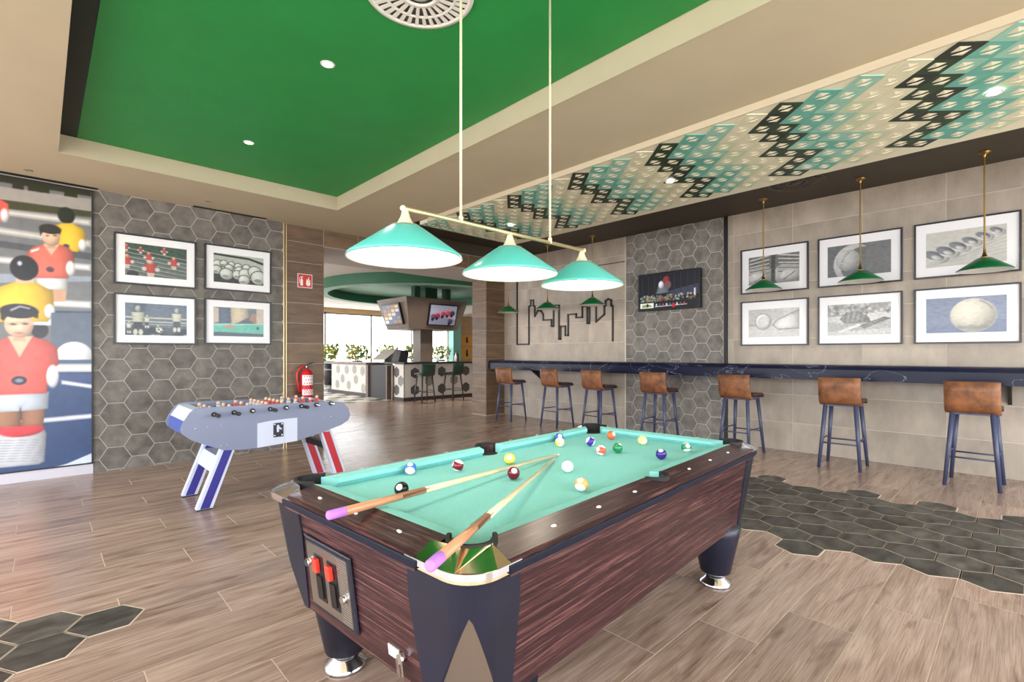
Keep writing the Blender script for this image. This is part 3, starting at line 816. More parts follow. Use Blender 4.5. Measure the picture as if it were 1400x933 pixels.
# edge trims under the rails
for s in (-1, 1):
    MB().box(-LX + .14, LX - .14, s * (LY + .002) - .006, s * (LY + .002) + .006, .746, .769).build('edge_trim', M_TRIM, PT, bevel=.003)
    MB().box(s * (LX + .002) - .006, s * (LX + .002) + .006, -LY + .2, LY - .2, .746, .769).build('edge_trim', M_TRIM, PT, bevel=.003)
# cushions
def cushion(p0, p1, inward, cut0, cut1):
    p0, p1, n = Vector((*p0, 0)), Vector((*p1, 0)), Vector((*inward, 0))
    d = (p1 - p0).normalized(); w = .052
    a = [p0 + Vector((0, 0, ZB)), p0 + Vector((0, 0, .7995)), p0 + n * w + d * cut0 + Vector((0, 0, .792)), p0 + n * w + d * cut0 + Vector((0, 0, .775)), p0 + n * (w - .02) + d * cut0 * .7 + Vector((0, 0, ZB))]
    b = [p1 + Vector((0, 0, ZB)), p1 + Vector((0, 0, .7995)), p1 + n * w - d * cut1 + Vector((0, 0, .792)), p1 + n * w - d * cut1 + Vector((0, 0, .775)), p1 + n * (w - .02) - d * cut1 * .7 + Vector((0, 0, ZB))]
    mb = MB(); va = [mb.bm.verts.new(q) for q in a]; vb = [mb.bm.verts.new(q) for q in b]
    mb._face(va[::-1]); mb._face(vb)
    for i in range(5): mb._face([va[i], va[(i + 1) % 5], vb[(i + 1) % 5], vb[i]])
    mb.build('cushion', M_CLOTH, PT)
IX, IY = LX - .115, LY - .115
for s in (-1, 1):
    cushion((-IX + .075, s * IY), (-.065, s * IY), (0, -s), .05, .012)
    cushion((.065, s * IY), (IX - .075, s * IY), (0, -s), .012, .05)
    cushion((s * IX, -IY + .075), (s * IX, IY - .075), (-s, 0), .05, .05)
# pockets, corner caps and black corner shells
def arcpts(cx, cy, r, a0, a1, n): return [(cx + r * math.cos(a0 + (a1 - a0) * k / n), cy + r * math.sin(a0 + (a1 - a0) * k / n)) for k in range(n + 1)]
def pocket_cup(cx, cy, r, a0, a1, ztop):
    mb = MB(); I = arcpts(cx, cy, r, a0, a1, 14); O = arcpts(cx, cy, r + .012, a0, a1, 14)
    for k in range(14):
        mb.hexa([(*I[k], ZB - .001), (*I[k + 1], ZB - .001), (*O[k + 1], ZB - .001), (*O[k], ZB - .001), (*I[k], ztop), (*I[k + 1], ztop), (*O[k + 1], ztop), (*O[k], ztop)])
    mb.prism([(x, y, ZB - .002) for x, y in arcpts(cx, cy, r + .002, 0, 2 * PI, 20)[:-1]], (0, 0, .0035))
    return mb.build('pocket', M_RUBBER, PT)
for s in (-1, 1): pocket_cup(0, s * (IY + .002), .058, R(180) if s > 0 else R(0), R(0) if s > 0 else R(-180), .8035)
def perim(s):
    """point and inward normal on the rounded corner, s measured from the corner's middle"""
    r = .1; h = r * PI / 4
    if s < -h: return (0, r + (-h - s)), (1, 0)
    if s > h: return (r + (s - h), 0), (0, 1)
    a = PI + PI / 4 + s / r
    return (r + r * math.cos(a), r + r * math.sin(a)), (-math.cos(a), -math.sin(a))
for sx in (-1, 1):
    for sy in (-1, 1):
        T = lambda p, q, z, sx=sx, sy=sy: (sx * (LX - p), sy * (LY - q), z)
        pc = T(.142, .142, 0)
        ang = math.atan2(sy, sx)
        pocket_cup(pc[0], pc[1], .062, ang - R(112), ang + R(112), .811)
        out = [(0, .216)] + arcpts(.1, .1, .1, PI, 1.5 * PI, 8) + [(.152, 0)]
        inn = [(.152, .075)] + arcpts(.142, .142, .074, R(-82), R(-188), 10) + [(.068, .152), (.056, .212)]
        mb = MB()
        P = out + inn
        ht = [.772] * len(out) + [.8055] * len(inn)
        top = [mb.bm.verts.new(T(p, q, h)) for (p, q), h in zip(P, ht)]
        bot = [mb.bm.verts.new(T(p, q, .745)) for p, q in P]
        mb._face(top); mb._face(bot[::-1])
        for k in range(len(P)): mb._face([top[k], top[(k + 1) % len(P)], bot[(k + 1) % len(P)], bot[k]])
        cap = mb.build('corner_cap', M_GOLDPLATE if (sx, sy) == (-1, -1) else M_CHROME, PT)
        cap['label'] = 'polished metal corner cap'
        band = MB()
        NS = 22; half = .1685; hneg = .235
        for k in range(NS):
            s0, s1 = -hneg + (half + hneg) * k / NS, -hneg + (half + hneg) * (k + 1) / NS
            q = []
            for s_ in (s0, s1):
                (p, r_), n = perim(s_)
                q.append(T(p - n[0] * .004, r_ - n[1] * .004, 0)); q.append(T(p + n[0] * .01, r_ + n[1] * .01, 0))
            band.hexa([(*q[0][:2], .755), (*q[2][:2], .755), (*q[3][:2], .755), (*q[1][:2], .755), (*q[0][:2], .773), (*q[2][:2], .773), (*q[3][:2], .770), (*q[1][:2], .770)])
        band.build('cap_rim', M_CHROME, cap)
        # shell with an inverted V at the very corner
        sh = MB()
        zt = .746
        def zlow(a):
            f = 1.0 if a > 0 else 1.25; a = abs(a); top = half if f == 1 else hneg; a0, a1 = .105 * f, .135 * f
            if a < a0: return .645 - (.645 - .34) * a / a0
            if a < a1: return .34
            return .34 + (a - a1) / (top - a1) * .3
        ss = [-hneg + (half + hneg) * k / 40 for k in range(41)]
        for s0, s1 in zip(ss, ss[1:]):
            v = []
            for s_ in (s0, s1):
                (p, r_), n = perim(s_)
                for z in (zlow(s_), zt):
                    ins = .0165 + (zt - z) * .132
                    cx, cy = p + ins, r_ + ins
                    v.append((T(cx - n[0] * .0, cy - n[1] * .0, z), T(cx + n[0] * .012, cy + n[1] * .012, z)))
            a0, a1, b0, b1 = v
            sh.hexa([a0[0], b0[0], b0[1], a0[1], a1[0], b1[0], b1[1], a1[1]])
        sh.build('corner_shell', M_BLUEBLACK, PT)
        q0, q1 = (cham, 0), (0, cham)
        def C(p, q, z, f): 
            hx, hy = (CX, CY) if z == CZ1 else (CXB, CYB)
            return (sx * (hx - p - f), sy * (hy - q - f), z)
        MB().hexa([C(*q0, CZ0, .004), C(*q1, CZ0, .004), C(*q1, CZ0, .014), C(*q0, CZ0, .014), C(*q0, CZ1, .004), C(*q1, CZ1, .004), C(*q1, CZ1, .014), C(*q0, CZ1, .014)]).build('corner_plate', M_STEEL, PT)
        # leg and foot
        lx, ly = sx * .91, sy * .44
        lg = MB().lathe([(0, .35), (.138, .35), (.13, .3), (.082, .075), (.062, .06), (0, .06)], lx, ly, 20).build('leg', M_BLUEBLACK, PT)
        MB().lathe([(0, .062), (.05, .062), (.056, .04), (.085, .018), (.088, .006), (.086, 0), (0, 0)], lx, ly, 24).build('foot', M_CHROME, lg)

# coin box on the near end
xf = lambda z: -(CXB + (CX - CXB) * (z - CZ0) / (CZ1 - CZ0))
def fbox(mb, y0, y1, z0, z1, d0, d1):
    return mb.hexa([(xf(z0) - d0, y0, z0), (xf(z0) - d1, y0, z0), (xf(z0) - d1, y1, z0), (xf(z0) - d0, y1, z0), (xf(z1) - d0, y0, z1), (xf(z1) - d1, y0, z1), (xf(z1) - d1, y1, z1), (xf(z1) - d0, y1, z1)])
coin = fbox(MB(), -.02, .30, .385, .655, .0, .012).build('coin_box', M_BLUEBLACK, PT, bevel=.006)
fbox(MB(), -.004, .284, .402, .638, .012, .016).build('face_plate', M_STEEL, coin)
for y0 in (.07, .165):
    sl = fbox(MB(), y0, y0 + .062, .435, .605, .016, .018).build('coin_slot', M_BLACK, coin)
    fbox(MB(), y0 + .02, y0 + .05, .545, .595, .018, .034).build('push_tab', mat('red_plastic', (222, 62, 46), .4), coin, bevel=.003)
    fbox(MB(), y0 + .012, y0 + .05, .45, .53, .018, .024).build('coin_carrier', mat('dark_metal', (50, 46, 48), .35, .7), coin)
for k in range(26):
    z = .406 + k * .009
    fbox(MB(), .0, .06, z, z + .003, .016, .0172).build('plate_rib', M_STEEL, coin)
for y, z in ((.27, .56), (.03, .50)):
    q = MB().tube([(xf(z) - .014, y, z), (xf(z) - .03, y, z)], .014, 12).build('lock', M_CHROME, coin)
lk = fbox(MB(), -.245, -.188, .395, .43, .0, .004).build('price_tag', mat('pale_tag', (206, 214, 214), .4), PT)
q = MB().tube([(xf(.42) - .001, -.268, .42), (xf(.42) - .02, -.268, .42)], .014, 12).build('cabinet_lock', M_CHROME, PT)
fbox(MB(), -.283, -.271, .365, .42, .016, .019).build('key', M_CHROME, q)
fbox(MB(), -.268, -.255, .37, .42, .02, .023).build('key', M_CHROME, q)

# ------------------------------------------------------------------ balls
def ball_mat(name, col, stripe):
    m, nt, b = nodemat(name); N, L = nt.nodes, nt.links
    tc = N.new('ShaderNodeTexCoord'); sep = N.new('ShaderNodeSeparateXYZ'); L.new(tc.outputs['Object'], sep.inputs[0])
    ab = N.new('ShaderNodeMath'); ab.operation = 'ABSOLUTE'; L.new(sep.outputs['Z'], ab.inputs[0])
    st = N.new('ShaderNodeMath'); st.operation = 'GREATER_THAN'; L.new(ab.outputs[0], st.inputs[0]); st.inputs[1].default_value = .0165 if stripe else 1.0
    ax = N.new('ShaderNodeMath'); ax.operation = 'ABSOLUTE'; L.new(sep.outputs['X'], ax.inputs[0])
    dk = N.new('ShaderNodeMath'); dk.operation = 'GREATER_THAN'; L.new(ax.outputs[0], dk.inputs[0]); dk.inputs[1].default_value = .0252 if col else 9
    mx = N.new('ShaderNodeMath'); mx.operation = 'MAXIMUM'; L.new(st.outputs[0], mx.inputs[0]); L.new(dk.outputs[0], mx.inputs[1])
    mix = N.new('ShaderNodeMix'); mix.data_type = 'RGBA'; L.new(mx.outputs[0], mix.inputs[0])
    mix.inputs[6].default_value = (*lin(col or (240, 238, 230)), 1); mix.inputs[7].default_value = (*lin((240, 238, 230)), 1)
    L.new(mix.outputs[2], b.inputs['Base Color']); b.inputs['Roughness'].default_value = .12
    return m
BALLS = [  # x, y, colour, stripe, number, disc towards (azimuth, elevation), label
    (1.297, 2.065, (60, 110, 190), 1, '10', 230, 60, 'blue-striped pool ball near the left cushion, nearest the black ball'),
    (1.501, 1.956, (120, 20, 40), 1, '15', 150, 20, 'maroon-striped pool ball beside the left side pocket'),
    (1.799, 1.896, (236, 208, 86), 0, '1', 225, 25, 'plain yellow pool ball behind the longer-reaching cue'),
    (1.592, 1.651, (110, 14, 40), 0, '7', 235, 40, 'dark maroon pool ball in front of the cue shaft'),
    (1.074, 1.778, (14, 14, 16), 0, '8', 215, 30, 'black pool ball close to the coin-box end'),
    (1.663, 1.309, (238, 168, 80), 1, '13', 200, 55, 'orange-striped pool ball nearest the right cushion'),
    (1.877, 1.564, None, 0, '', 0, 0, 'white cue ball just past the two cue tips'),
    (2.361, 2.03, (236, 205, 80), 1, '9', 60, 40, 'yellow-striped pool ball beside the blue ball'),
    (2.49, 2.145, (52, 96, 178), 0, '2', 235, 35, 'plain blue pool ball resting by the far left cushion'),
    (2.522, 1.912, (60, 40, 150), 1, '12', 130, -60, 'purple and white pool ball between the blue ball and the red ball'),
    (2.336, 1.696, (226, 86, 66), 1, '11', 170, 20, 'red-striped pool ball left of the green ball'),
    (2.816, 1.96, (224, 100, 56), 0, '5', 265, 25, 'plain orange-red pool ball nearest the far end cushion'),
    (2.462, 1.667, (30, 130, 84), 0, '6', 300, 60, 'plain green pool ball in the far middle of the cloth'),
    (2.795, 1.705, (240, 226, 140), 0, '1', 60, 10, 'pale yellow pool ball near the far end cushion'),
    (2.484, 1.398, (56, 34, 130), 0, '4', 200, 60, 'plain purple pool ball near the far right part of the cloth'),
    (2.776, 1.398, (24, 128, 84), 1, '14', 230, 30, 'green-striped pool ball nearest the far right corner pocket'),
]
RB = .0285
for k, (x, y, c, st, num, az, el, lab) in enumerate(BALLS):
    b = MB().sphere((0, 0, 0), RB, 28, 18).build('pool_ball', ball_mat('ball_%s' % k, c, st))
    tag(b, lab, 'ball', 'pool balls on the teal cloth')
    b.location = (x * .9668, y * .9668, ZB + RB + .0005)
    b.rotation_euler = (Matrix.Rotation(R(az), 3, 'Z') @ Matrix.Rotation(R(-el), 3, 'Y')).to_euler()
    if num:
        me = text_mesh(num, .015, 'number')
        for v in me.vertices:
            a, h = v.co.x, v.co.y
            p = Vector((RB, a, h)); v.co = p.normalized() * (RB * 1.006)
        me.materials.clear(); me.materials.append(M_BLACK)
        link('number', me, b)

# ------------------------------------------------------------------ cues
def cue(name, A, B, label, rot):
    A, B = Vector(A), Vector(B); L_ = (B - A).length
    t = thing(name, label, 'cue', A)
    q = (B - A).to_track_quat('X', 'Z')
    t.rotation_mode = 'QUATERNION'; t.rotation_quaternion = q
    ax = lambda pts, name_, m: MB().tube([(x, 0, 0) for x, r in pts], [r for x, r in pts], 14).build(name_, m, t)
    ax([(0, .0105), (.004, .0145), (.06, .0146), (.062, .0142)], 'bumper', mat('purple_rubber', (176, 112, 214), .55))
    ax([(.062, .0142), (.42, .0118)], 'butt', mat('cue_butt', (186, 132, 96), .3, var=.25, scale=3, stretch=(1, 40, 40)))
    ax([(.42, .0118), (.62, .0105), (L_ - .02, .0066)], 'shaft', mat('cue_maple', (224, 206, 170), .3, var=.06, scale=4, stretch=(1, 30, 30)))
    ax([(L_ - .02, .0066), (L_ - .004, .0063)], 'ferrule', M_WHITEGLOSS)
    ax([(L_ - .004, .0063), (L_, .0055)], 'tip', mat('cue_leather', (120, 140, 170), .8))
    for s in (-1, 1):      # dark splices
        MB().prism([(.30, s * .0105, .007), (.46, s * .0096, .006), (.30, s * .0118, -.004)], (0, s * .002, .001)).build('splice', mat('dark_splice', (96, 58, 40), .35), t)
cue('pool_cue', (.633, 1.473, .826), (2.076, 1.791, ZB + .0075), 'pool cue lying over the near end rail, its purple end left', 0)
cue('pool_cue', (.635, .932, .8395), (1.973, 1.733, ZB + .0075), 'pool cue lying over the near metal corner pocket', 0)

# ------------------------------------------------------------------ three-shade lamp over the table
LM = thing('billiard_lamp', 'brass-bar billiard lamp with three teal shades over the pool table', 'lamp', (1.68, 1.776, 0))
MB().tube([(-.60, 0, 1.92), (.60, 0, 1.92)], .0095, 12).build('bar', mat('pale_brass', (214, 196, 150), .3, .7), LM)
for s in (-1, 1):
    MB().sphere((s * .60, 0, 1.92), .013, 10, 8).build('end_knob', M_CREAM, LM)
for x in (-.30, .306):
    MB().tube([(x, 0, 1.925), (x, 0, ZG)], .006, 10).build('rod', M_CREAM, LM)
    MB().lathe([(0, 1.945), (.011, 1.945), (.011, 1.915), (0, 1.912)], x, 0, 12).build('collar', M_CREAM, LM)
    MB().lathe([(0, ZG), (.05, ZG), (.045, ZG - .02), (.012, ZG - .03), (0, ZG - .03)], x, 0, 20).build('ceiling_rose', M_CREAM, LM)
for x in (-.59, .007, .58):
    sh = MB().lathe([(.058, 1.848), (.075, 1.838), (.232, 1.727), (.237, 1.714), (.234, 1.714), (.228, 1.724), (.074, 1.833), (.058, 1.843)], x, 0, 40, close=True).build('shade', M_TEAL, LM)
    MB().lathe([(.2365, 1.7135), (.233, 1.712), (.2265, 1.722), (.073, 1.831), (.0, 1.838)], x, 0, 40).build('shade_lining', M_WHITEGLOSS, sh)
    MB().lathe([(0, 1.85), (.06, 1.849), (.035, 1.856), (.02, 1.885), (.012, 1.915), (0, 1.92)], x, 0, 20).build('neck', M_CREAM, LM)
    MB().lathe([(0, 1.725), (.018, 1.73), (.03, 1.75), (.03, 1.765), (.016, 1.79), (.014, 1.83), (0, 1.83)], x, 0, 16).build('bulb', M_BULB, LM)
    light('POINT', (x, 0, 1.705), 3.5, (1, .9, .74), LM, .04)
# ================================================================== long counter and stools
CT = thing('wall_counter', 'long navy marble counter along the beige tiled wall', 'counter', (7.14, 2.3, 0))
MB().prism([(.24, -4.3, 1.0), (-.24, -4.3, 1.0), (-.24, -4.3, 1.128), (-.228, -4.3, 1.165), (-.2, -4.3, 1.18), (.24, -4.3, 1.18)], (0, 9.93, 0)).build('counter_slab', M_MARBLE, CT)
for y in (-3.6, -2.2, -.75, .55, 1.9, 3.1, 4.5, 5.5):
    MB().prism([(.24, y, 1.0), (-.1, y, 1.0), (.24, y, .78)], (0, .03, 0)).build('bracket', M_BLACKMETAL, CT)

def stool(name, label, cat, group, ml, mleg, mseat):
    t = thing(name, label, cat, (0, 0, 0), 0, group)
    # back and seat: one bent shell; the sitter faces +x
    def shell(prof, th, y0, y1, bulge):
        mb = MB(); n = len(prof); rows = []
        ys = [y0 + (y1 - y0) * k / 6 for k in range(7)]
        for x, z in prof:
            rows.append([(x + bulge * (1 - ((y - (y0 + y1) / 2) / ((y1 - y0) / 2)) ** 2), y, z) for y in ys])
        nrm = []
        for i in range(n):
            a, b = prof[max(i - 1, 0)], prof[min(i + 1, n - 1)]
            dx, dz = b[0] - a[0], b[1] - a[1]; l = math.hypot(dx, dz); nrm.append((-dz / l, dx / l))
        A = [[mb.bm.verts.new(p) for p in r] for r in rows]
        B = [[mb.bm.verts.new((p[0] + nrm[i][0] * th, p[1], p[2] + nrm[i][1] * th)) for p in rows[i]] for i in range(n)]
        for i in range(n - 1):
            for k in range(6):
                mb._face([A[i][k], A[i][k + 1], A[i + 1][k + 1], A[i + 1][k]], True); mb._face([B[i][k], B[i + 1][k], B[i + 1][k + 1], B[i][k + 1]], True)
            mb._face([A[i][0], A[i + 1][0], B[i + 1][0], B[i][0]]); mb._face([A[i][6], B[i][6], B[i + 1][6], A[i + 1][6]])
        for k in range(6):
            mb._face([A[0][k], B[0][k], B[0][k + 1], A[0][k + 1]]); mb._face([A[-1][k], A[-1][k + 1], B[-1][k + 1], B[-1][k]])
        return mb
    bk = shell([(-.215, 1.045), (-.205, .95), (-.19, .84), (-.175, .785), (-.15, .762), (-.11, .752)], -.03, -.205, .205, -.022).build('backrest', ml, t)
    MB().tube([(-.225 - .022 * (1 - (y / .2) ** 2), y, 1.046) for y in (-.2, -.1, 0, .1, .2)], .006, 6).build('piping', mseat, bk)
    shell([(-.12, .775), (-.02, .768), (.12, .768), (.18, .762), (.2, .74)], .035, -.2, .2, 0).build('seat', mseat, t)
    for sx in (-1, 1):
        for sy in (-1, 1):
            MB().tube([(sx * .15, sy * .145, .755), (sx * .225, sy * .2, 0)], [.024, .017], 10).build('leg', mleg, t)
    for s in (-1, 1):
        MB().box(-.17, .17, s * .15 - .012, s * .15 + .012, .715, .752).build('apron', mleg, t)
        MB().box(s * .155 - .012, s * .155 + .012, -.15, .15, .715, .752).build('apron', mleg, t)
    k = .29 / .755
    ex, ey = .225 - .075 * k, .2 - .055 * k
    for s in (-1, 1):
        MB().tube([(s * ex, -ey, .29), (s * ex, ey, .29)], .009, 8).build('footrest', mleg, t)
        MB().tube([(-ex - .004, s * (ey + .004), .33), (ex - .004, s * (ey - .004), .33)], .009, 8).build('footrest', mleg, t)
    return t
ST = [(7.11, 4, 'tan leather bar stool beside the brown pillar'), (5.90, -2, 'tan leather bar stool second from the brown pillar'),
      (4.96, -2, 'tan leather bar stool third from the brown pillar, left of the hexagon tiles'), (3.85, 3, 'tan leather bar stool below the wall television'),
      (2.64, -3, 'tan leather bar stool behind the far right corner of the pool table'), (1.48, 2, 'tan leather bar stool under the middle pair of framed prints'),
      (.36, -2, 'tan leather bar stool nearest the right edge of the photo')]
s0 = None
for y, a, lab in ST:
    if not s0:
        s0 = stool('bar_stool', lab, 'stool', 'tan bar stools along the long counter', M_LEATHER, M_LEGBLUE, M_LEATHERDK)
        s0.location = (6.79, y, 0); s0.rotation_euler = (0, 0, R(a))
    else: copy_tree(s0, (6.79, y, 0), R(a), lab)

# ================================================================== green pendants over the counter
def pendant(y, label, first=[None]):
    if first[0] is None:
        t = thing('pendant_lamp', label, 'lamp', (6.9, y, 0), 0, 'green pendant lamps over the long counter')
        sh = MB().lathe([(.042, 2.292), (.06, 2.288), (.218, 2.172), (.221, 2.164), (.219, 2.163), (.058, 2.283), (.042, 2.288)], 0, 0, 36, close=True).build('shade', M_DGREEN, t)
        MB().lathe([(.221, 2.1625), (.216, 2.162), (.057, 2.281), (0, 2.284)], 0, 0, 36).build('shade_lining', M_WHITEGLOSS, sh)
        MB().lathe([(0, 2.293), (.044, 2.292), (.024, 2.305), (.013, 2.34), (.0075, 2.40), (.0075, 3.30), (.012, 3.325), (.02, 3.342), (.052, 3.356), (.052, ZD), (0, ZD)], 0, 0, 18).build('rod', M_BRASS, t)
        MB().sphere((0, 0, 2.225), .03, 14, 10).build('bulb', M_BULB, t)
        light('SPOT', (0, 0, 2.185), 9, (1, .9, .74), t, .04, R(150), (0, 0, 0), .9)
        first[0] = t
        return t
    return copy_tree(first[0], (6.9, y, 0), 0, label)
for y, lab in ((7.309, 'green pendant lamp nearest the brown pillar'), (6.235, 'green pendant lamp over the middle of the skyline wall art'), (5.19, 'green pendant lamp over the right part of the skyline wall art'),
               (2.40, 'green pendant lamp before the left pair of framed baseball prints'), (1.335, 'green pendant lamp before the middle pair of framed baseball prints'), (.29, 'green pendant lamp before the right pair of framed baseball prints')):
    pendant(y, lab)

# ================================================================== framed prints
G = lambda v: (v, v, v)
def p_foos_colour(c):
    c.C[:] = (104, 116, 112)
    c.poly([(0, .62), (1, .55), (1, 1), (0, 1)], (58, 84, 68))
    for k in range(7): c.line(-.1, .86 - k * .13, 1.1, .62 - k * .13, .022, (176, 178, 178)); c.line(-.1, .83 - k * .13, 1.1, .59 - k * .13, .012, (50, 54, 58))
    for x, y, s in ((.4, .28, 1.3), (.78, .52, .95), (.37, .62, .8), (.62, .86, .55), (.03, .45, 1), (.24, .82, .5), (.02, .85, .5)):
        c.poly([(x - .075 * s, y + .1 * s), (x + .075 * s, y + .1 * s), (x + .06 * s, y - .12 * s), (x - .06 * s, y - .12 * s)], (206, 78, 72), 1)
        c.ell(x, y + .14 * s, .035 * s, .06 * s, (226, 160, 130), 1); c.ell(x - .08 * s, y - .03 * s, .03 * s, .05 * s, (226, 224, 218)); c.ell(x + .08 * s, y - .03 * s, .03 * s, .05 * s, (226, 224, 218))
        c.poly([(x - .05 * s, y - .12 * s), (x + .05 * s, y - .12 * s), (x + .035 * s, y - .24 * s), (x - .035 * s, y - .24 * s)], (226, 210, 200))
    c.ell(.12, .05, .09, .1, (44, 46, 52), 1); c.noise(7)
def p_stones(c):
    c.C[:] = (196, 204, 196)
    c.poly([(0, 0), (1, 0), (1, .1), (.55, .2), (0, .35)], (42, 48, 48))
    c.poly([(0, .93), (.35, .9), (.7, .88), (1, .74), (1, .82), (.7, .95), (.3, .97), (0, .99)], (30, 44, 38))
    for x, y, r in ((.08, .62, .11), (.2, .66, .09), (.35, .65, .08), (.3, .52, .1), (.48, .6, .09), (.5, .46, .11), (.65, .58, .1), (.06, .42, .12), (.25, .3, .16), (.47, .3, .13), (.62, .36, .15), (.82, .46, .17), (.9, .26, .2), (.6, .14, .14)):
        c.ell(x, y, r * .82 + .008, r * 1.25 + .014, (54, 60, 60)); c.ell(x, y, r * .8, r * 1.2, (216, 222, 216), 1); c.ell(x - .02, y - r * .5, r * .4, r * .3, (150, 158, 154))
    c.noise(7)
def p_foos_blue(c):
    c.C[:] = (92, 108, 130)
    c.poly([(0, 0), (1, 0), (1, .22), (0, .3)], (60, 74, 88))
    for y, t in ((.56, .05), (.44, .035), (.36, .02)): c.line(0, y, 1, y - .02, t, (196, 200, 176))
    for x, y, s in ((.2, .6, 1.2), (.83, .62, 1.0), (.34, .5, .55), (.52, .2, .5), (.06, .3, .5)):
        c.poly([(x - .09 * s, y + .1 * s), (x + .09 * s, y + .1 * s), (x + .07 * s, y - .16 * s), (x - .07 * s, y - .16 * s)], (206, 208, 192), 1)
        c.ell(x, y + .19 * s, .038 * s, .085 * s, (178, 180, 168), 1); c.poly([(x - .06 * s, y - .16 * s), (x + .06 * s, y - .16 * s), (x + .055 * s, y - .36 * s), (x - .055 * s, y - .36 * s)], (64, 70, 82))
        c.ell(x - .035 * s, y - .42 * s, .03 * s, .08 * s, (220, 220, 208)); c.ell(x + .035 * s, y - .42 * s, .03 * s, .08 * s, (220, 220, 208))
    c.ell(.55, .16, .05, .085, (226, 226, 218), 1); c.ell(.53, .19, .016, .03, (40, 44, 54)); c.ell(.57, .13, .014, .025, (40, 44, 54)); c.noise(6)
def p_pool(c):
    c.C[:] = (96, 112, 128)
    c.poly([(.0, .45), (.12, .5), (.1, .95), (0, 1)], (206, 188, 170)); c.poly([(.1, .4), (.36, .5), (.36, 1), (.1, 1)], (66, 88, 116), 1)
    c.poly([(.34, .42), (.5, .5), (.7, .7), (.68, 1), (.32, 1)], (214, 196, 166), 1); c.poly([(.42, .42), (.68, .66), (.86, .46), (.86, .4)], (74, 84, 104)); c.poly([(.7, .6), (.84, .44), (.86, .8), (.76, .85)], (164, 120, 100)); c.poly([(.85, .42), (1, .45), (1, 1), (.85, 1)], (206, 192, 176))
    c.poly([(0, .4), (1, .45), (1, .1), (0, .15)], (84, 196, 176)); c.line(0, .41, 1, .45, .04, (150, 220, 206)); c.poly([(0, 0), (1, 0), (1, .1), (0, .14)], (52, 78, 92)); c.line(0, .36, .6, .4, .02, (220, 200, 160)); c.ell(.3, .33, .1, .06, (190, 150, 130)); c.ell(.88, .3, .03, .05, (30, 34, 44)); c.noise(6)
def p_gloves(c):
    c.C[:] = G(120)
    for cx, sg in ((.22, 1), (.8, -1)):
        c.ell(cx, .3, .3, .38, G(186), 1)
        for k in range(5):
            c.line(cx - sg * .2, .86 - k * .12, cx + sg * .2, .98 - k * .14, .085, G(78)); c.line(cx - sg * .2, .87 - k * .12, cx + sg * .2, .99 - k * .14, .055, G(214 - k * 6))
        c.ell(cx - sg * .02, .24, .2, .2, G(206), 1); c.line(cx - .1, .1, cx + .12, .34, .02, G(90))
    c.poly([(.46, 0), (.54, 0), (.54, 1), (.46, 1)], G(70)); c.noise(9)
def p_ball_dark(c):
    c.C[:] = (108, 112, 118)
    c.ell(.44, .38, .34, .62, G(206), 1); c.ell(.56, .28, .33, .6, (112, 116, 122)); c.ell(.34, .5, .2, .34, G(196), 1)
    for k in range(11):
        a = 2.2 + k * .13; c.line(.5 + .25 * math.cos(a), .3 + .52 * math.sin(a), .5 + .29 * math.cos(a), .3 + .58 * math.sin(a), .012, G(70))
    c.poly([(.62, 0), (1, 0), (1, 1), (.62, 1)], (122, 124, 128)); c.noise(6)
def p_shells(c):
    c.C[:] = (222, 220, 214)
    for k in range(6): c.line(.1 + k * .1, .08 + k * .05, 1, .24 + k * .1, .012, G(188))
    for k in range(6):
        x, y, s = .1 + k * .155, .32 + k * .105, 1.15 - k * .1
        c.ell(x + .05 * s, y - .03, .12 * s, .17 * s, G(232), 1, .5); c.ell(x, y + .02, .085 * s, .15 * s, (128, 132, 142), 1, .7); c.ell(x + .04 * s, y - .05 * s, .05 * s, .09 * s, G(206), 1, .7)
    c.noise(5)
def p_ball_bat(c):
    c.C[:] = G(206)
    for k in range(12): c.line(-.1, .9 - k * .05, .7, 1.25 - k * .05, .012, G(150))
    c.poly([(0, .28), (1, .0), (1, -.1), (0, -.1)], G(196)); c.poly([(.47, .42), (.56, .6), (1.02, .96), (1.02, .26), (.6, .24)], G(150)); c.poly([(.5, .42), (.58, .58), (1.02, .92), (1.02, .3), (.6, .28)], G(228), 1)
    c.ell(.3, .55, .165, .29, G(120)); c.ell(.3, .55, .155, .275, G(224), 1); c.ell(.3, .55, .1, .19, G(200)); c.ell(.31, .55, .09, .17, G(222)); c.line(.0, .44, .16, .4, .02, G(120))
    c.poly([(.0, .0), (1, .0), (1, .12), (.6, .2), (0, .3)], G(214)); c.noise(7)
def p_glove_field(c):
    c.C[:] = G(206)
    c.poly([(0, .6), (1, .72), (1, 1), (0, 1)], G(150))
    for k in range(40): c.ell(random.random(), .68 + .32 * random.random(), .03, .05, G(random.choice((120, 200, 176))))
    c.poly([(0, .1), (1, .2), (1, .5), (.6, .42), (.3, .36), (0, .44)], G(176)); c.poly([(.2, .52), (.3, .72), (.5, .76), (.66, .56), (.7, .4), (.3, .36)], G(140), 1)
    for k in range(5): c.line(.28 + k * .08, .4, .32 + k * .08, .74, .02, G(96))
    c.poly([(.5, .28), (.9, .55), (1, .5), (.6, .2)], G(120), 1); c.poly([(.15, .12), (.5, .36), (.56, .3), (.2, .08)], G(228)); c.noise(14, 40)
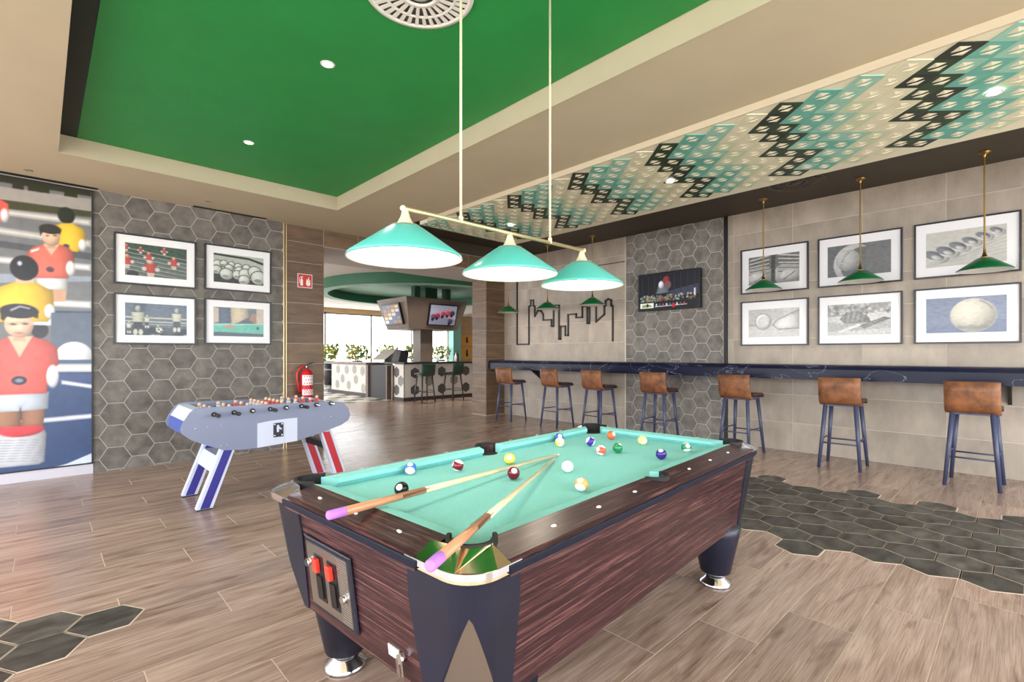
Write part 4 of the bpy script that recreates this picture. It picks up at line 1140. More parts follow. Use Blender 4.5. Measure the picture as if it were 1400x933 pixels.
def p_ball_blue(c):
    c.C[:] = (122, 134, 164)
    c.poly([(0, 0), (1, 0), (1, .35), (0, .2)], (110, 124, 156)); c.ell(.6, .48, .29, .47, (176, 174, 166)); c.ell(.6, .49, .28, .455, (206, 202, 188), 1)
    c.noise(6); 
    for k in range(16):
        x = .42 + k * .024; c.line(x, .2 + .02 * math.cos(k), x + .006, .1, .007, (110, 112, 118))
    for k in range(10):
        a = .35 + k * .1; c.line(.62 + .2 * math.cos(a), .5 + .42 * math.sin(a), .62 + .24 * math.cos(a), .5 + .36 * math.sin(a), .007, (110, 112, 118))
    c.line(.4, .15, .82, .15, .008, (120, 122, 128))

def frame(paint, label, on, u0, u1, z0, z1, mw, mh):
    """framed print hung on a wall; on = 'L' (left wall, u = x) or 'R' (right wall, u = -y)"""
    w2, h2 = (u1 - u0) / 2, (z1 - z0) / 2
    loc = ((u0 + u1) / 2, YW - .001, z0) if on == 'L' else (XW - .001, -(u0 + u1) / 2, z0)
    t = thing('framed_print', label, 'picture', loc, 0 if on == 'L' else R(-90), 'framed prints on the %s' % ('hexagon tile wall' if on == 'L' else 'beige tile wall'))
    # local: x right, -y towards the room
    fr = MB(); b = .018
    for a, c, d, e in ((-w2, w2, 0, b), (-w2, w2, 2 * h2 - b, 2 * h2), (-w2, -w2 + b, b, 2 * h2 - b), (w2 - b, w2, b, 2 * h2 - b)): fr.box(a, c, -.03, 0, d, e)
    fr.build('frame', mat('dark_frame', (30, 28, 38), .35), t)
    MB().box(-w2 + b, w2 - b, -.014, -.004, b, 2 * h2 - b).build('mount', mat('white_mount', (240, 240, 244), .5), t)
    c = Canvas(0, 1, 0, 1, 1 / 110, (128, 128, 128)); c.px = .012
    paint(c); c.C *= .88
    pw, ph = w2 * mw, h2 * mh
    link('print', c.mesh('print', lambda x, y: ((x - .5) * 2 * pw, np.full_like(x, -.0155), h2 + (y - .5) * 2 * ph), M_PRINT), t)
frame(p_foos_colour, 'framed colour print of red table football players, upper left on the hexagon wall', 'L', .602, 1.40, 2.122, 2.704, .75, .64)
frame(p_foos_blue, 'framed blue-grey print of table football players, lower left on the hexagon wall', 'L', .602, 1.40, 1.432, 2.015, .75, .64)
frame(p_stones, 'framed black and white print of piled pale stones, upper right on the hexagon wall', 'L', 1.491, 2.279, 2.134, 2.712, .75, .64)
frame(p_pool, 'framed print of a pool player leaning over a teal table', 'L', 1.491, 2.279, 1.443, 2.024, .75, .64)
frame(p_gloves, 'framed grey print of two baseball gloves, upper left by the black strip', 'R', -2.869, -1.996, 2.18, 2.819, .75, .62)
frame(p_ball_bat, 'framed pale print of a baseball beside a bat end', 'R', -2.869, -1.996, 1.436, 2.07, .75, .62)
frame(p_ball_dark, 'framed dark grey print of a half-lit baseball', 'R', -1.886, -1.009, 2.181, 2.818, .75, .62)
frame(p_glove_field, 'framed grey print of a glove and bat lying on a field', 'R', -1.886, -1.009, 1.436, 2.067, .75, .62)
frame(p_shells, 'framed pale print of a row of overlapping caps, top right', 'R', -.903, -.03, 2.184, 2.82, .75, .62)
frame(p_ball_blue, 'framed blue-grey print of one large worn baseball', 'R', -.903, -.03, 1.435, 2.068, .75, .62)

# ================================================================== mural
MU = thing('wall_mural', 'floor-to-ceiling photo mural of table football figures beside the hexagon wall', 'mural', (-.7, YW, .108))
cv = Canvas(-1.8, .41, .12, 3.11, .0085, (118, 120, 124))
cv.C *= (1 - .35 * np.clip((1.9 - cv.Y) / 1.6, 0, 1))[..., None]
for dx in (-1.58, -.79, 0.0):
    for s_ in MURAL:
        if s_[0] == 'e': cv.ell(s_[1] + dx, s_[2], s_[3], s_[4], s_[5], s_[6])
        else: cv.poly([(p[0] + dx if dx == 0 or p[0] < .35 else p[0] + dx, p[1]) for p in s_[1]], s_[2], s_[3])
cv.noise(2.5, 60)
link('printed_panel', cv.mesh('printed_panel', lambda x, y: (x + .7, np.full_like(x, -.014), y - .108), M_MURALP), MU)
MB().box(-1.12, 1.112, -.012, .004, .0, 3.012).build('backing_board', M_BLACK, MU)
MB().box(1.11, 1.124, -.022, .004, 0, 3.016).box(-1.12, 1.124, -.022, .004, -.002, .012).box(-1.12, 1.124, -.022, .004, 3.002, 3.016).build('frame', M_BLACKMETAL, MU)

# ================================================================== television on the hexagon strip
TV = thing('wall_television', 'flat television showing horse racing on the grey hexagon tile strip', 'television', (XW - .002, 3.975, 2.03), R(-90))
MB().box(-.2, .2, -.06, 0, .15, .45).build('wall_mount', M_BLACKMETAL, TV)
MB().box(-.54, .54, -.115, -.05, 0, .61).build('casing', M_BLACK, TV, bevel=.006)
c = Canvas(0, 1, 0, 1, 1 / 160, (30, 32, 42)); c.px = .008
c.poly([(0, .38), (1, .4), (1, 1), (0, 1)], (34, 36, 46)); c.poly([(.5, .3), (1, .34), (1, .62), (.56, .5)], (58, 62, 82))
for k in range(9): c.line(.06 + k * .11, .42, .06 + k * .11, .96, .014, (52, 52, 50))
c.poly([(.3, .42), (.34, .66), (.4, .8), (.46, .7), (.54, .44)], (98, 108, 116), 1); c.ell(.39, .68, .045, .11, (196, 200, 206), 1); c.ell(.48, .8, .06, .12, (128, 50, 52), 1); c.ell(.5, .66, .06, .12, (110, 84, 88))
rt = random.Random(3)
for k in range(150):
    x = .03 + .92 * rt.random(); y = .22 + .16 * rt.random() ** 1.4
    c.ell(x, y, .008 + .012 * rt.random(), .012 + .03 * rt.random(), [(150, 156, 150), (140, 60, 60), (78, 110, 80), (100, 100, 112), (150, 130, 84), (60, 66, 70)][rt.randrange(6)])
c.line(0, .2, 1, .2, .02, (24, 60, 40)); c.poly([(.02, .02), (.26, .02), (.26, .17), (.02, .17)], (222, 224, 226)); c.poly([(.05, .04), (.24, .06), (.2, .12), (.06, .13)], (126, 160, 70)); c.ell(.15, .1, .02, .05, (60, 40, 40))
c.line(.28, .05, .82, .07, .02, (206, 206, 210))
for k in range(9): c.ell(.31 + k * .058, .1, .014, .04, [(200, 200, 206), (60, 110, 120), (196, 60, 60)][k % 3])
c.ell(.6, .06, .03, .06, (190, 40, 44)); c.poly([(.93, .3), (.955, .3), (.955, .5), (.93, .5)], (206, 206, 210))
link('screen', c.mesh('screen', lambda x, y: ((x - .5) * 1.03, np.full_like(x, -.1165), .03 + y * .555), M_SCREEN), TV)

# ================================================================== skyline wall art: one bent black bar
SKY = [(7.533, 2.86), (7.533, 1.52), (7.182, 1.521), (7.182, 2.311), (7.127, 2.317), (7.127, 2.434), (7.051, 2.43), (7.051, 2.311), (7.011, 2.30), (7.011, 2.095), (6.926, 2.206), (6.834, 2.195), (6.775, 2.12), (6.775, 2.005), (6.553, 2.0), (6.553, 1.869), (6.498, 1.867), (6.498, 2.282), (6.356, 2.275), (6.356, 1.609), (6.315, 1.609), (6.315, 1.857), (6.195, 1.855), (6.195, 1.679), (6.124, 1.677), (6.124, 2.077), (5.925, 2.08), (5.925, 2.01), (5.779, 2.006), (5.779, 2.213), (5.664, 2.214), (5.664, 1.889), (5.614, 1.887), (5.614, 2.21), (5.459, 2.208), (5.459, 1.911), (5.276, 2.034), (5.276, 2.187), (5.25, 2.19), (5.247, 2.278), (5.19, 2.305), (5.129, 2.278), (5.129, 2.185), (5.096, 2.172), (5.096, 1.554)]
mb = MB(); tw = .0145
for (y0, z0), (y1, z1) in zip(SKY, SKY[1:]):
    l = math.hypot(y1 - y0, z1 - z0); dy, dz = (y1 - y0) / l, (z1 - z0) / l
    y0 -= dy * tw; z0 -= dz * tw; y1 += dy * tw; z1 += dz * tw
    ny, nz = -dz * tw, dy * tw
    mb.prism([(0, y0 + ny - 6.3, z0 + nz), (0, y1 + ny - 6.3, z1 + nz), (0, y1 - ny - 6.3, z1 - nz), (0, y0 - ny - 6.3, z0 - nz)], (-.02, 0, 0))
sk = mb.build('skyline_wall_art', M_BLACKMETAL, None, (XW - .001, 6.3, 0))
tag(sk, 'black metal line art of a city skyline with bottles on the beige wall', 'wall art')

# ================================================================== sign and extinguisher on the brown post
SG = thing('fire_sign', 'red and white fire extinguisher sign on the brown tiled post', 'sign', (2.74, YW - .001, 2.265))
MB().box(-.104, .104, -.004, 0, 0, .198).build('plate', mat('sign_white', (240, 232, 226), .4), SG)
MB().box(-.096, .096, -.0055, -.004, .008, .19).build('red_field', mat('sign_red', (196, 44, 36), .4), SG)
ic = MB()
ic.prism([(-.066, -.0055, .03), (-.03, -.0055, .03), (-.03, -.0055, .11), (-.04, -.0055, .125), (-.056, -.0055, .125), (-.066, -.0055, .11)], (0, -.0012, 0))
ic.box(-.054, -.042, -.0067, -.0055, .125, .145).prism([(-.074, -.0055, .15), (-.03, -.0055, .162), (-.03, -.0055, .15), (-.06, -.0055, .142)], (0, -.0012, 0))
ic.prism([(-.08, -.0055, .06), (-.074, -.0055, .06), (-.074, -.0055, .14), (-.08, -.0055, .14)], (0, -.0012, 0))
ic.prism([(.03, -.0055, .03), (.062, -.0055, .03), (.078, -.0055, .055), (.07, -.0055, .085), (.078, -.0055, .12), (.056, -.0055, .1), (.058, -.0055, .165), (.034, -.0055, .115), (.024, -.0055, .13), (.012, -.0055, .06)], (0, -.0012, 0))
ic.build('pictogram', MATS['sign_white'], SG)
EX = thing('fire_extinguisher', 'red fire extinguisher hung on the brown post behind the football table', 'fire extinguisher', (2.725, 7.045, .62))
M_RED = mat('extinguisher_red', (206, 24, 44), .3)
MB().lathe([(0, .02), (.075, .02), (.082, .035), (.082, .40), (.07, .445), (.04, .475), (.022, .485), (0, .485)], 0, 0, 24).build('cylinder', M_RED, EX)
MB().lathe([(0, 0), (.078, 0), (.08, .04), (.084, .045), (.084, .05), (0, .05)], 0, 0, 24).build('base_ring', M_BLACK, EX)
for z0, z1, mm in ((.26, .4, mat('label_white', (236, 232, 232), .4)), (.12, .2, MATS['label_white'])):
    mb = MB(); A = arcpts(0, 0, .0832, R(205), R(335), 12)
    for p, q in zip(A, A[1:]): mb.quad((*p, z0), (*q, z0), (*q, z1), (*p, z1))
    lb = mb.build('label_band', mm, EX)
    mb = MB(); A = arcpts(0, 0, .0836, R(225), R(315), 8)
    for k in range(3):
        zz = z0 + .02 + k * (z1 - z0 - .035) / 2.2
        for p, q in list(zip(A, A[1:]))[k % 2::2]: mb.quad((*p, zz), (*q, zz), (*q, zz + .014), (*p, zz + .014))
    mb.build('label_print', M_RED, lb)
MB().lathe([(0, .485), (.022, .485), (.02, .53), (.012, .54), (0, .54)], 0, 0, 14).build('valve', M_STEEL, EX)
MB().prism([(-.045, -.008, .53), (.05, -.008, .575), (.1, -.008, .585), (.098, -.008, .572), (.0, -.008, .528)], (0, .016, 0)).build('handle', M_BLACK, EX)
MB().prism([(.0, -.006, .515), (.07, -.006, .525), (.09, -.006, .515), (.0, -.006, .505)], (0, .012, 0)).build('lever', M_BLACK, EX)
hp = [(-.015, 0, .51), (-.06, 0, .52), (-.11, 0, .48), (-.135, 0, .42), (-.135, 0, .34), (-.115, 0, .24), (-.095, 0, .16)]
hz = MB().tube(hp, .013, 10).build('hose', M_RED, EX)
MB().tube([(-.095, 0, .16), (-.088, 0, .06)], [.012, .016], 10).build('nozzle', M_BLACK, hz)
MB().box(-.03, .03, .06, .105, .3, .36).build('wall_hook', M_BLACK, EX)

# ================================================================== football table
FT = thing('football_table', 'grey and white football table with blue and red leg stripes', 'football table', (1.56, 5.1, 0))
M_FGREY = mat('grey_laminate', (122, 130, 156), .4); M_FWHITE = mat('white_laminate', (196, 204, 224), .4)
NEAR, FAR = -.335, .335
OUT = [(-.735, .70), (-.715, .755), (-.665, .835), (-.63, .862), (-.55, .868), (0, .858), (.55, .848), (.64, .832), (.70, .77), (.722, .70), (.70, .645), (.63, .605), (.42, .545), (.2, .50), (0, .482), (-.25, .475), (-.42, .49), (-.55, .55), (-.66, .605), (-.72, .66)]
for y, s in ((NEAR, -1), (FAR, 1)):
    sp = MB().prism([(x, y, z) for x, z in OUT], (0, -s * .024, 0)).build('side_plate', M_FGREY, FT)
    MB().prism([(-.155, y, .477), (.195, y, .498), (.195, y, .716), (.1, y, .716), (-.05, y, .708), (-.155, y, .695)], (0, s * .003, 0)).build('white_panel', M_FWHITE, sp)
    em = MB().box(-.02, .068, y + s * .005 - .002, y + s * .005 + .002, .555, .685).build('emblem', mat('emblem_black', (24, 24, 40), .4), sp)
    mb = MB()
    for dx, dz in ((-.012, .565), (-.012, .668), (.054, .565), (.054, .668)): mb.box(dx - .005, dx + .009, y + s * .0075 - .001, y + s * .0075 + .001, dz, dz + .012)
    mb.prism([(.01, y + s * .0065, .60), (.026, y + s * .0065, .60), (.03, y + s * .0065, .63), (.05, y + s * .0065, .618), (.054, y + s * .0065, .63), (.032, y + s * .0065, .648), (.026, y + s * .0065, .668), (.012, y + s * .0065, .665), (.008, y + s * .0065, .64)], (0, s * .002, 0))
    mb.build('emblem_mark', M_FWHITE, em)
    for x, z in ((-.63, .70), (-.54, .703), (-.44, .712), (-.44, .535), (-.39, .535), (.52, .7), (.45, .7)):
        MB().sphere((x, y + s * .001, z), .006, 8, 6).build('bolt', M_CHROME, sp)
# ends, floor board and pitch
N2 = NEAR + .0245
MB().prism([(-.70, N2, .76), (-.64, N2, .85), (-.56, N2, .85), (-.62, N2, .76)], (0, FAR - N2, 0)).build('end_shelf', M_FWHITE, FT)
MB().prism([(.69, N2, .76), (.64, N2, .82), (.56, N2, .83), (.6, N2, .76)], (0, FAR - N2, 0)).build('end_shelf', M_FWHITE, FT)
MB().prism([(-.715, N2, .66), (-.70, N2, .76), (-.66, N2, .76), (-.66, N2, .62)], (0, FAR - N2, 0)).build('end_panel', mat('blue_laminate', (60, 84, 160), .4), FT)
MB().prism([(.70, N2, .66), (.69, N2, .76), (.66, N2, .76), (.65, N2, .62)], (0, FAR - N2, 0)).build('end_panel', MATS['blue_laminate'], FT)
MB().prism([(-.66, N2, .62), (-.55, N2, .56), (-.4, N2, .5), (.2, N2, .51), (.64, N2, .62)], (0, FAR - N2, .0)).build('belly', M_BLACK, FT)
MB().box(-.58, .58, N2 + .002, -N2 - .002, .72, .735).build('pitch', mat('pitch_grey', (150, 172, 176), .5), FT)
RODS = [(-.496, 1, 3), (-.343, 1, 3), (-.196, 0, 3), (-.047, 1, 5), (.091, 0, 5), (.232, 1, 3), (.375, 0, 3), (.518, 0, 1)]
TEAM = [0, 0, 1, 0, 1, 0, 1, 1]
M_PINK = mat('player_red', (226, 96, 92), .4); M_PWHITE = mat('player_white', (226, 226, 232), .4)
pm = []
for mcol in (M_PWHITE, M_PINK):
    mb = MB()
    mb.hexa([(-.012, -.018, .012), (.012, -.018, .012), (.012, .018, .012), (-.012, .018, .012), (-.012, -.024, .05), (.012, -.024, .05), (.012, .024, .05), (-.012, .024, .05)])
    mb.hexa([(-.014, -.02, -.06), (.014, -.02, -.06), (.014, .02, -.06), (-.014, .02, -.06), (-.01, -.016, .012), (.01, -.016, .012), (.01, .016, .012), (-.01, .016, .012)])
    mb.slot(1).sphere((0, 0, .066), .017, 8, 6)
    pm.append(mb.mesh('player', [mcol, mat('player_skin', (222, 178, 150), .4)]))
for k, (x, near, n) in enumerate(RODS):
    z = .806 + .024 * (x + .5)
    rod = MB().tube([(x, NEAR - (.11 if near else .075), z), (x, FAR + (.075 if near else .11), z)], .0075, 8).build('rod', M_CHROME, FT)
    for y in (NEAR - .008, FAR + .008):
        MB().tube([(x, y - .012, z), (x, y + .012, z)], .021, 12).build('bearing', M_BLACK, rod)
    y0, y1 = (NEAR - .17, NEAR - .055) if near else (FAR + .055, FAR + .17)
    MB().tube([(x, y0, z), (x, y0 + .01, z), (x, y1 - .01, z), (x, y1, z)], [.012, .0165, .0165, .012], 10).build('handle', M_BLACK, rod)
    for i in range(n):
        y = (i - (n - 1) / 2) * (.56 / max(n, 2))
        link('player', pm[TEAM[k]], FT, (x, y, z - .022))
# legs
def fleg(xb, xt, y0, y1, mstripe):
    lg = MB().hexa([(xb - .06, y0, 0.012), (xb + .06, y0, .012), (xb + .06, y1, .012), (xb - .06, y1, .012), (xt - .055, y0, .56), (xt + .055, y0, .56), (xt + .055, y1, .56), (xt - .055, y1, .56)]).build('leg', M_FWHITE, FT)
    f = lambda t: xb + (xt - xb) * t
    for yy, d in ((y0, -.003), (y1, .003)):
        MB().prism([(f(0) - .034, yy, .015), (f(0) + .034, yy, .015), (f(1) + .034, yy, .55), (f(1) - .034, yy, .55)], (0, d, 0)).build('stripe', mstripe, lg)
    MB().box(xb - .058, xb + .058, y0 + .004, y1 - .004, 0, .013).build('foot_pad', M_BLACK, lg)
M_STB, M_STR = mat('stripe_blue', (44, 40, 132), .4), mat('stripe_red', (176, 30, 46), .4)
fleg(-.56, -.36, -.318, -.248, M_STB); fleg(-.56, -.36, .248, .318, M_STB)
fleg(.66, .48, -.318, -.248, M_STR); fleg(.66, .48, .248, .318, M_STR)
MB().hexa([(-.50, -.25, .30), (-.42, -.25, .30), (-.42, .25, .30), (-.50, .25, .30), (-.45, -.25, .43), (-.37, -.25, .43), (-.37, .25, .43), (-.45, .25, .43)]).build('cross_panel', M_FWHITE, FT)
MB().box(.50, .56, -.25, .25, .37, .43).build('cross_panel', M_BLUEBLACK, FT)

# ================================================================== ceiling fittings
def vent(name, label, loc, r, m, mh):
    t = thing(name, label, 'vent', loc)
    MB().lathe([(0, -.002), (r * .93, -.002), (r * .93, 0), (0, 0)], 0, 0, 40).build('back_disc', mh, t)
    for ra, rb in ((.9, 1.0), (.64, .69), (.3, .4)):
        MB().lathe([(r * ra, -.012), (r * rb, -.010), (r * rb, 0), (r * ra, 0)], 0, 0, 48, close=True).build('ring', m, t)
    MB().lathe([(0, -.014), (r * .2, -.013), (r * .22, -.003), (0, -.003)], 0, 0, 24).build('hub', m, t)
    fin = None
    for ring, (ra, rb, n) in enumerate(((.69, .9, 36), (.4, .64, 24))):
        for k in range(n):
            a = 2 * PI * k / n; w = PI * (ra + rb) / 2 * r / n * 1.05
            me = MB().hexa([(r * ra, -w * .4, -.011), (r * rb, -w * .5, -.011), (r * rb, w * .5, -.011), (r * ra, w * .4, -.011), (r * ra, -w * .4, -.002), (r * rb, -w * .5, -.002), (r * rb, w * .5, -.002), (r * ra, w * .4, -.002)]).mesh('fin', m) if k == 0 else me
            link('fin', me, t, None, a)
    return t
vent('ceiling_vent', 'round white swirl vent in the green ceiling recess', (1.50, 2.30, ZG - .0005), .30, M_WHITEGLOSS, M_BLACK)
vent('ceiling_vent', 'round dark swirl vent in the brown ceiling above the framed prints', (6.50, 1.89, ZD - .0005), .30, mat('dark_bronze', (70, 62, 50), .5), M_BLACK)

def downlight(label, loc, group, power, on=True, r=.042, tilt=0):
    t = thing('downlight', label, 'light', loc, 0, group)
    MB().lathe([(r * .8, -.004), (r * 1.12, -.003), (r * 1.15, 0), (r * .8, .0)], 0, 0, 24, close=True).build('trim_ring', M_WHITEGLOSS if on else M_STEEL, t)
    MB().lathe([(0, -.002), (r * .82, -.002), (r * .82, -.0005), (0, -.0005)], 0, 0, 20).build('lens', M_LED if on else M_STEEL, t)
    if power: light('SPOT', (0, 0, -.012), power, (1, .95, .86), t, .05, R(130), (0, 0, 0), .9)
    return t
downlight('lit downlight in the green ceiling nearer the round white vent', (1.424, 3.313, ZG), 'downlights in the green recess', 55)
downlight('lit downlight in the green ceiling nearer the hexagon wall', (1.418, 5.054, ZG), 'downlights in the green recess', 55)
for y, lab in ((.149, 'lit downlight in the patterned raft nearest the right edge'), (2.505, 'lit downlight in the middle of the patterned raft'), (4.857, 'lit downlight at the far end of the patterned raft')):
    downlight(lab, (4.63, y, ZP - .016), 'downlights in the patterned raft', 45, r=.045)
downlight('small unlit spotlight in the beige ceiling above the mural', (-.083, 6.847, ZS), 'small unlit spotlights', 0, False, .03)
downlight('small unlit spotlight in the beige ceiling above the framed prints on hexagon tiles', (1.456, 6.772, ZS), 'small unlit spotlights', 0, False, .03)
# ================================================================== bar room beyond the opening
BAR = thing('bar_counter', 'L-shaped bar with white panels and grey hexagons beyond the opening', 'bar', (7.23, 11.86, 0))
M_PANEL = mat('bar_panel', (226, 222, 214), .45); M_PLINTH = mat('bar_plinth', (58, 46, 52), .5); M_BTOP = mat('bar_top', (46, 38, 36), .25)
M_BWOOD = mat('bar_wood', (120, 104, 92), .5, var=.15, scale=3)
# local: corner at origin, one run along +x (facing -y), one run along +y (facing -x)
MB().box(.03, 5.5, .03, .545, .1, 1.028).build('front_body', M_PANEL, BAR)
MB().box(.03, .6, 2.152, 4.7, .1, .978).build('side_body', M_PANEL, BAR)
MB().box(.02, .58, .93, 2.0, 0, .975).build('dark_recess', mat('bar_dark', (34, 28, 32), .5), BAR)
for y0, y1 in ((.552, .62), (.86, .925), (2.005, 2.148)): MB().box(-.025, .598, y0, y1, 0, .977).build('brown_post', M_BWOOD, BAR)
MB().box(.16, .5, .62, .86, 0, 1.0).build('inner_panel', mat('bar_dark', (34, 28, 32), .5), BAR)
for q in ((0, 5.5, 0, .54), (-.02, .5, 2.152, 4.9)): MB().box(*q, 0, .0995).build('plinth', M_PLINTH, BAR)
MB().prism([(-.06, -.12, 1.03), (5.6, -.12, 1.03), (5.6, .62, 1.03), (.62, .62, 1.03), (.62, 1.0, 1.03), (-.06, 1.0, 1.03)], (0, 0, .06)).build('worktop', M_BTOP, BAR, bevel=.006)
MB().box(-.06, .62, 2.05, 5.4, .98, 1.05).build('worktop', M_BWOOD, BAR, bevel=.006)
hs_ = .155
def bar_hex(face, a, z, m):
    P = [(math.cos(PI / 3 * k + PI / 6) * hs_, math.sin(PI / 3 * k + PI / 6) * hs_) for k in range(6)]
    if face == 'F': MB().prism([(a + p, .03, z + q) for p, q in P if True], (0, -.006, 0)).build('hex_tile', m, BAR)
    else:
        Q = clip([(a + p, z + q) for p, q in P], -9, 9, .105, .975)
        MB().prism([(.03, p, q) for p, q in Q], (-.006, 0, 0)).build('hex_tile', m, BAR)
M_HG1, M_HG2, M_HG3 = mat('hex_grey', (146, 142, 136), .5), mat('hex_dark', (88, 86, 86), .5), mat('hex_pale', (172, 168, 160), .5)
for k, (x, z) in enumerate(((.38, .78), (.38, .3), (.86, .54), (1.3, .8), (1.3, .3), (1.75, .54), (2.2, .8), (2.2, .3), (2.7, .55))): bar_hex('F', x, z, (M_HG2, M_HG2, M_HG1)[k % 3])
for k, (y, z) in enumerate(((.2, .56), (.42, .8), (.42, .3), (2.45, .78), (3.0, .82), (3.55, .8), (2.9, .5), (3.4, .3), (4.2, .8), (2.4, .25), (4.25, .3), (3.85, .5))): bar_hex('S', y, z, (M_HG1, M_HG2, M_HG2)[k] if k < 3 else M_HG3)
# black metal seam between the two front panels
MB().box(.02, .032, .02, .032, .1, 1.03).build('corner_seam', M_BLACKMETAL, BAR)

# column with the television hood
CO = thing('bar_column', 'square brown pillar with a flared television hood above the bar', 'pillar', (8.82, 13.32, 0))
M_HOOD = mat('hood_brown', (112, 96, 86), .45, var=.08, scale=2)
MB().box(-.23, .23, -.22, .22, 0, 2.1).build('shaft', M_HOOD, CO)
def fr(a, b, z, za, zb): return None
T_, B_ = (1.14, .87), (.90, .64)
hood = MB().hexa([(-B_[0], -B_[1], 2.07), (B_[0], -B_[1], 2.07), (B_[0], B_[1], 2.07), (-B_[0], B_[1], 2.07), (-T_[0], -T_[1], 3.0), (T_[0], -T_[1], 3.0), (T_[0], T_[1], 3.0), (-T_[0], T_[1], 3.0)]).build('hood', M_HOOD, CO)
for x0, x1, y0, y1 in ((-.55, -.35, -.4, -.2), (-.1, .35, -.3, .1), (.6, .8, -.4, -.2)):
    MB().box(x0, x1, y0, y1, 3.0, 3.4).build('hanger_post', mat('post_green', (20, 70, 50), .5), CO)
def hood_tv(name, label, face, paint, w2, h2):
    cz = 2.53
    f = (cz - 2.07) / .93
    if face == 'F':
        loc = (8.82 + .2, 13.32 - (B_[1] + (T_[1] - B_[1]) * f) - .012, cz); rz = 0; tilt = math.atan2(T_[1] - B_[1], .93)
    else:
        loc = (8.82 - (B_[0] + (T_[0] - B_[0]) * f) - .012, 13.32 + .05, cz); rz = R(-90); tilt = math.atan2(T_[0] - B_[0], .93)
    t = thing(name, label, 'television', loc, 0)
    t.rotation_euler = (Matrix.Rotation(rz, 3, 'Z') @ Matrix.Rotation(tilt, 3, 'X')).to_euler()
    MB().box(-w2, w2, -.06, .0, -h2, h2).build('casing', M_BLACK, t)
    c = Canvas(0, 1, 0, 1, 1 / 60, (120, 120, 130)); c.px = .02; paint(c)
    link('screen', c.mesh('screen', lambda x, y: ((x - .5) * 2 * (w2 - .03), np.full_like(x, -.0615), (y - .5) * 2 * (h2 - .03)), M_SCREEN), t)
def scr_bikes(c):
    c.C[:] = (150, 152, 172); c.poly([(0, 0), (1, 0), (1, .3), (0, .5)], (120, 122, 142))
    for x, y, k in ((.3, .45, (150, 40, 70)), (.5, .55, (170, 50, 80)), (.68, .6, (190, 60, 70)), (.85, .62, (50, 50, 70)), (.8, .2, (60, 60, 80)), (.15, .4, (90, 60, 90))):
        c.ell(x, y, .09, .14, k, 1); c.ell(x - .03, y - .14, .05, .08, (30, 30, 40)); c.ell(x + .02, y + .16, .035, .05, (210, 120, 120))
def scr_tiles(c):
    c.C[:] = (70, 72, 90)
    for i in range(4):
        for j in range(5):
            c.poly([(.05 + i * .24, .05 + j * .19), (.25 + i * .24, .05 + j * .19), (.25 + i * .24, .2 + j * .19), (.05 + i * .24, .2 + j * .19)], [(190, 190, 196), (150, 96, 60), (60, 80, 120), (200, 170, 120), (110, 110, 120)][(i * 2 + j * 3) % 5])
hood_tv('hood_television', 'television showing motorbike racing on the right face of the bar hood', 'F', scr_bikes, .52, .33)
hood_tv('hood_television', 'television showing many small pictures on the left face of the bar hood', 'S', scr_tiles, .52, .33)

# green ring hung over the bar
RG = thing('ceiling_ring', 'large round green ceiling ring above the bar', 'ceiling ring', (8.82, 13.32, 3.13))
M_RING = mat('ring_green', (44, 104, 78), .5); M_RINGIN = mat('ring_mint', (150, 196, 180), .6)
MB().lathe([(3.15, 0), (3.15, .29)], 0, 0, 64).lathe([(2.85, .29), (2.85, 0)], 0, 0, 64).build('ring_wall', M_RING, RG)
MB().lathe([(3.15, .0), (2.85, .0)], 0, 0, 64).build('ring_rim', M_RINGIN, RG)
MB().lathe([(0, .27), (2.86, .27), (2.86, .285), (0, .285)], 0, 0, 48).build('ring_ceiling', M_RINGIN, RG)
for x, y in ((-2.0, 1.2), (-.6, -1.9), (1.8, -1.4)):
    MB().lathe([(0, .262), (.06, .262), (.06, .268), (0, .268)], x, y, 16).build('lamp_lens', M_LED, RG)
    light('SPOT', (x, y, .25), 260, (1, .94, .84), RG, .06, R(140), (0, 0, 0), .9)
downlight('unlit recessed spotlight in the white ceiling just beyond the opening', (4.6, 9.6, 3.42), 'small unlit spotlights', 0, False, .05)

# bar stools in front of the bar
s1 = stool('dark_bar_stool', 'dark green bar stool at the bar, nearer the bar corner', 'stool', 'dark green stools at the bar', mat('green_leather', (34, 66, 54), .45), mat('dark_leg', (62, 60, 64), .4), mat('green_leather2', (28, 46, 40), .45))
s1.location = (7.52, 11.27, 0); s1.rotation_euler = (0, 0, R(84))
copy_tree(s1, (8.5, 11.3, 0), R(97), 'dark green bar stool at the bar, nearer the brown pillar')

# things on the bar
o = thing('bread_warmer', 'steel bar appliance with a slanted lid on the bar end', 'appliance', (7.55, 13.1, 1.09))
MB().prism([(-.32, -.2, 0), (.25, -.2, 0), (.25, -.2, .34), (.1, -.2, .36), (-.32, -.2, .06)], (0, .75, 0)).build('steel_body', M_STEEL, o)
MB().box(-.3, .24, .2, .21, .01, .03).build('seam', M_BLACK, o)
o = thing('till_screen', 'black till with a tilted screen on the bar', 'till', (7.42, 12.42, 1.09))
MB().prism([(-.12, -.16, 0), (.18, -.16, 0), (.22, -.16, .3), (-.02, -.16, .34)], (0, .36, 0)).build('till_body', M_BLACK, o)
MB().prism([(.14, -.2, .26), (.3, -.2, .3), (.3, -.2, .34), (.14, -.2, .3)], (0, .44, 0)).build('tilted_screen', M_BLACKMETAL, o)
def bottle(x, y, m, label, h=.3):
    b = MB().lathe([(0, 0), (.04, 0), (.042, .01), (.042, h * .55), (.03, h * .68), (.014, h * .75), (.013, h), (0, h)], 0, 0, 14).mesh('bottle', m)
    tag(link('bottle', b, None, (x, y, 1.0905)), label, 'bottle')
bottle(9.35, 12.2, M_BLACK, 'dark bottle standing on the bar near the column', .34)
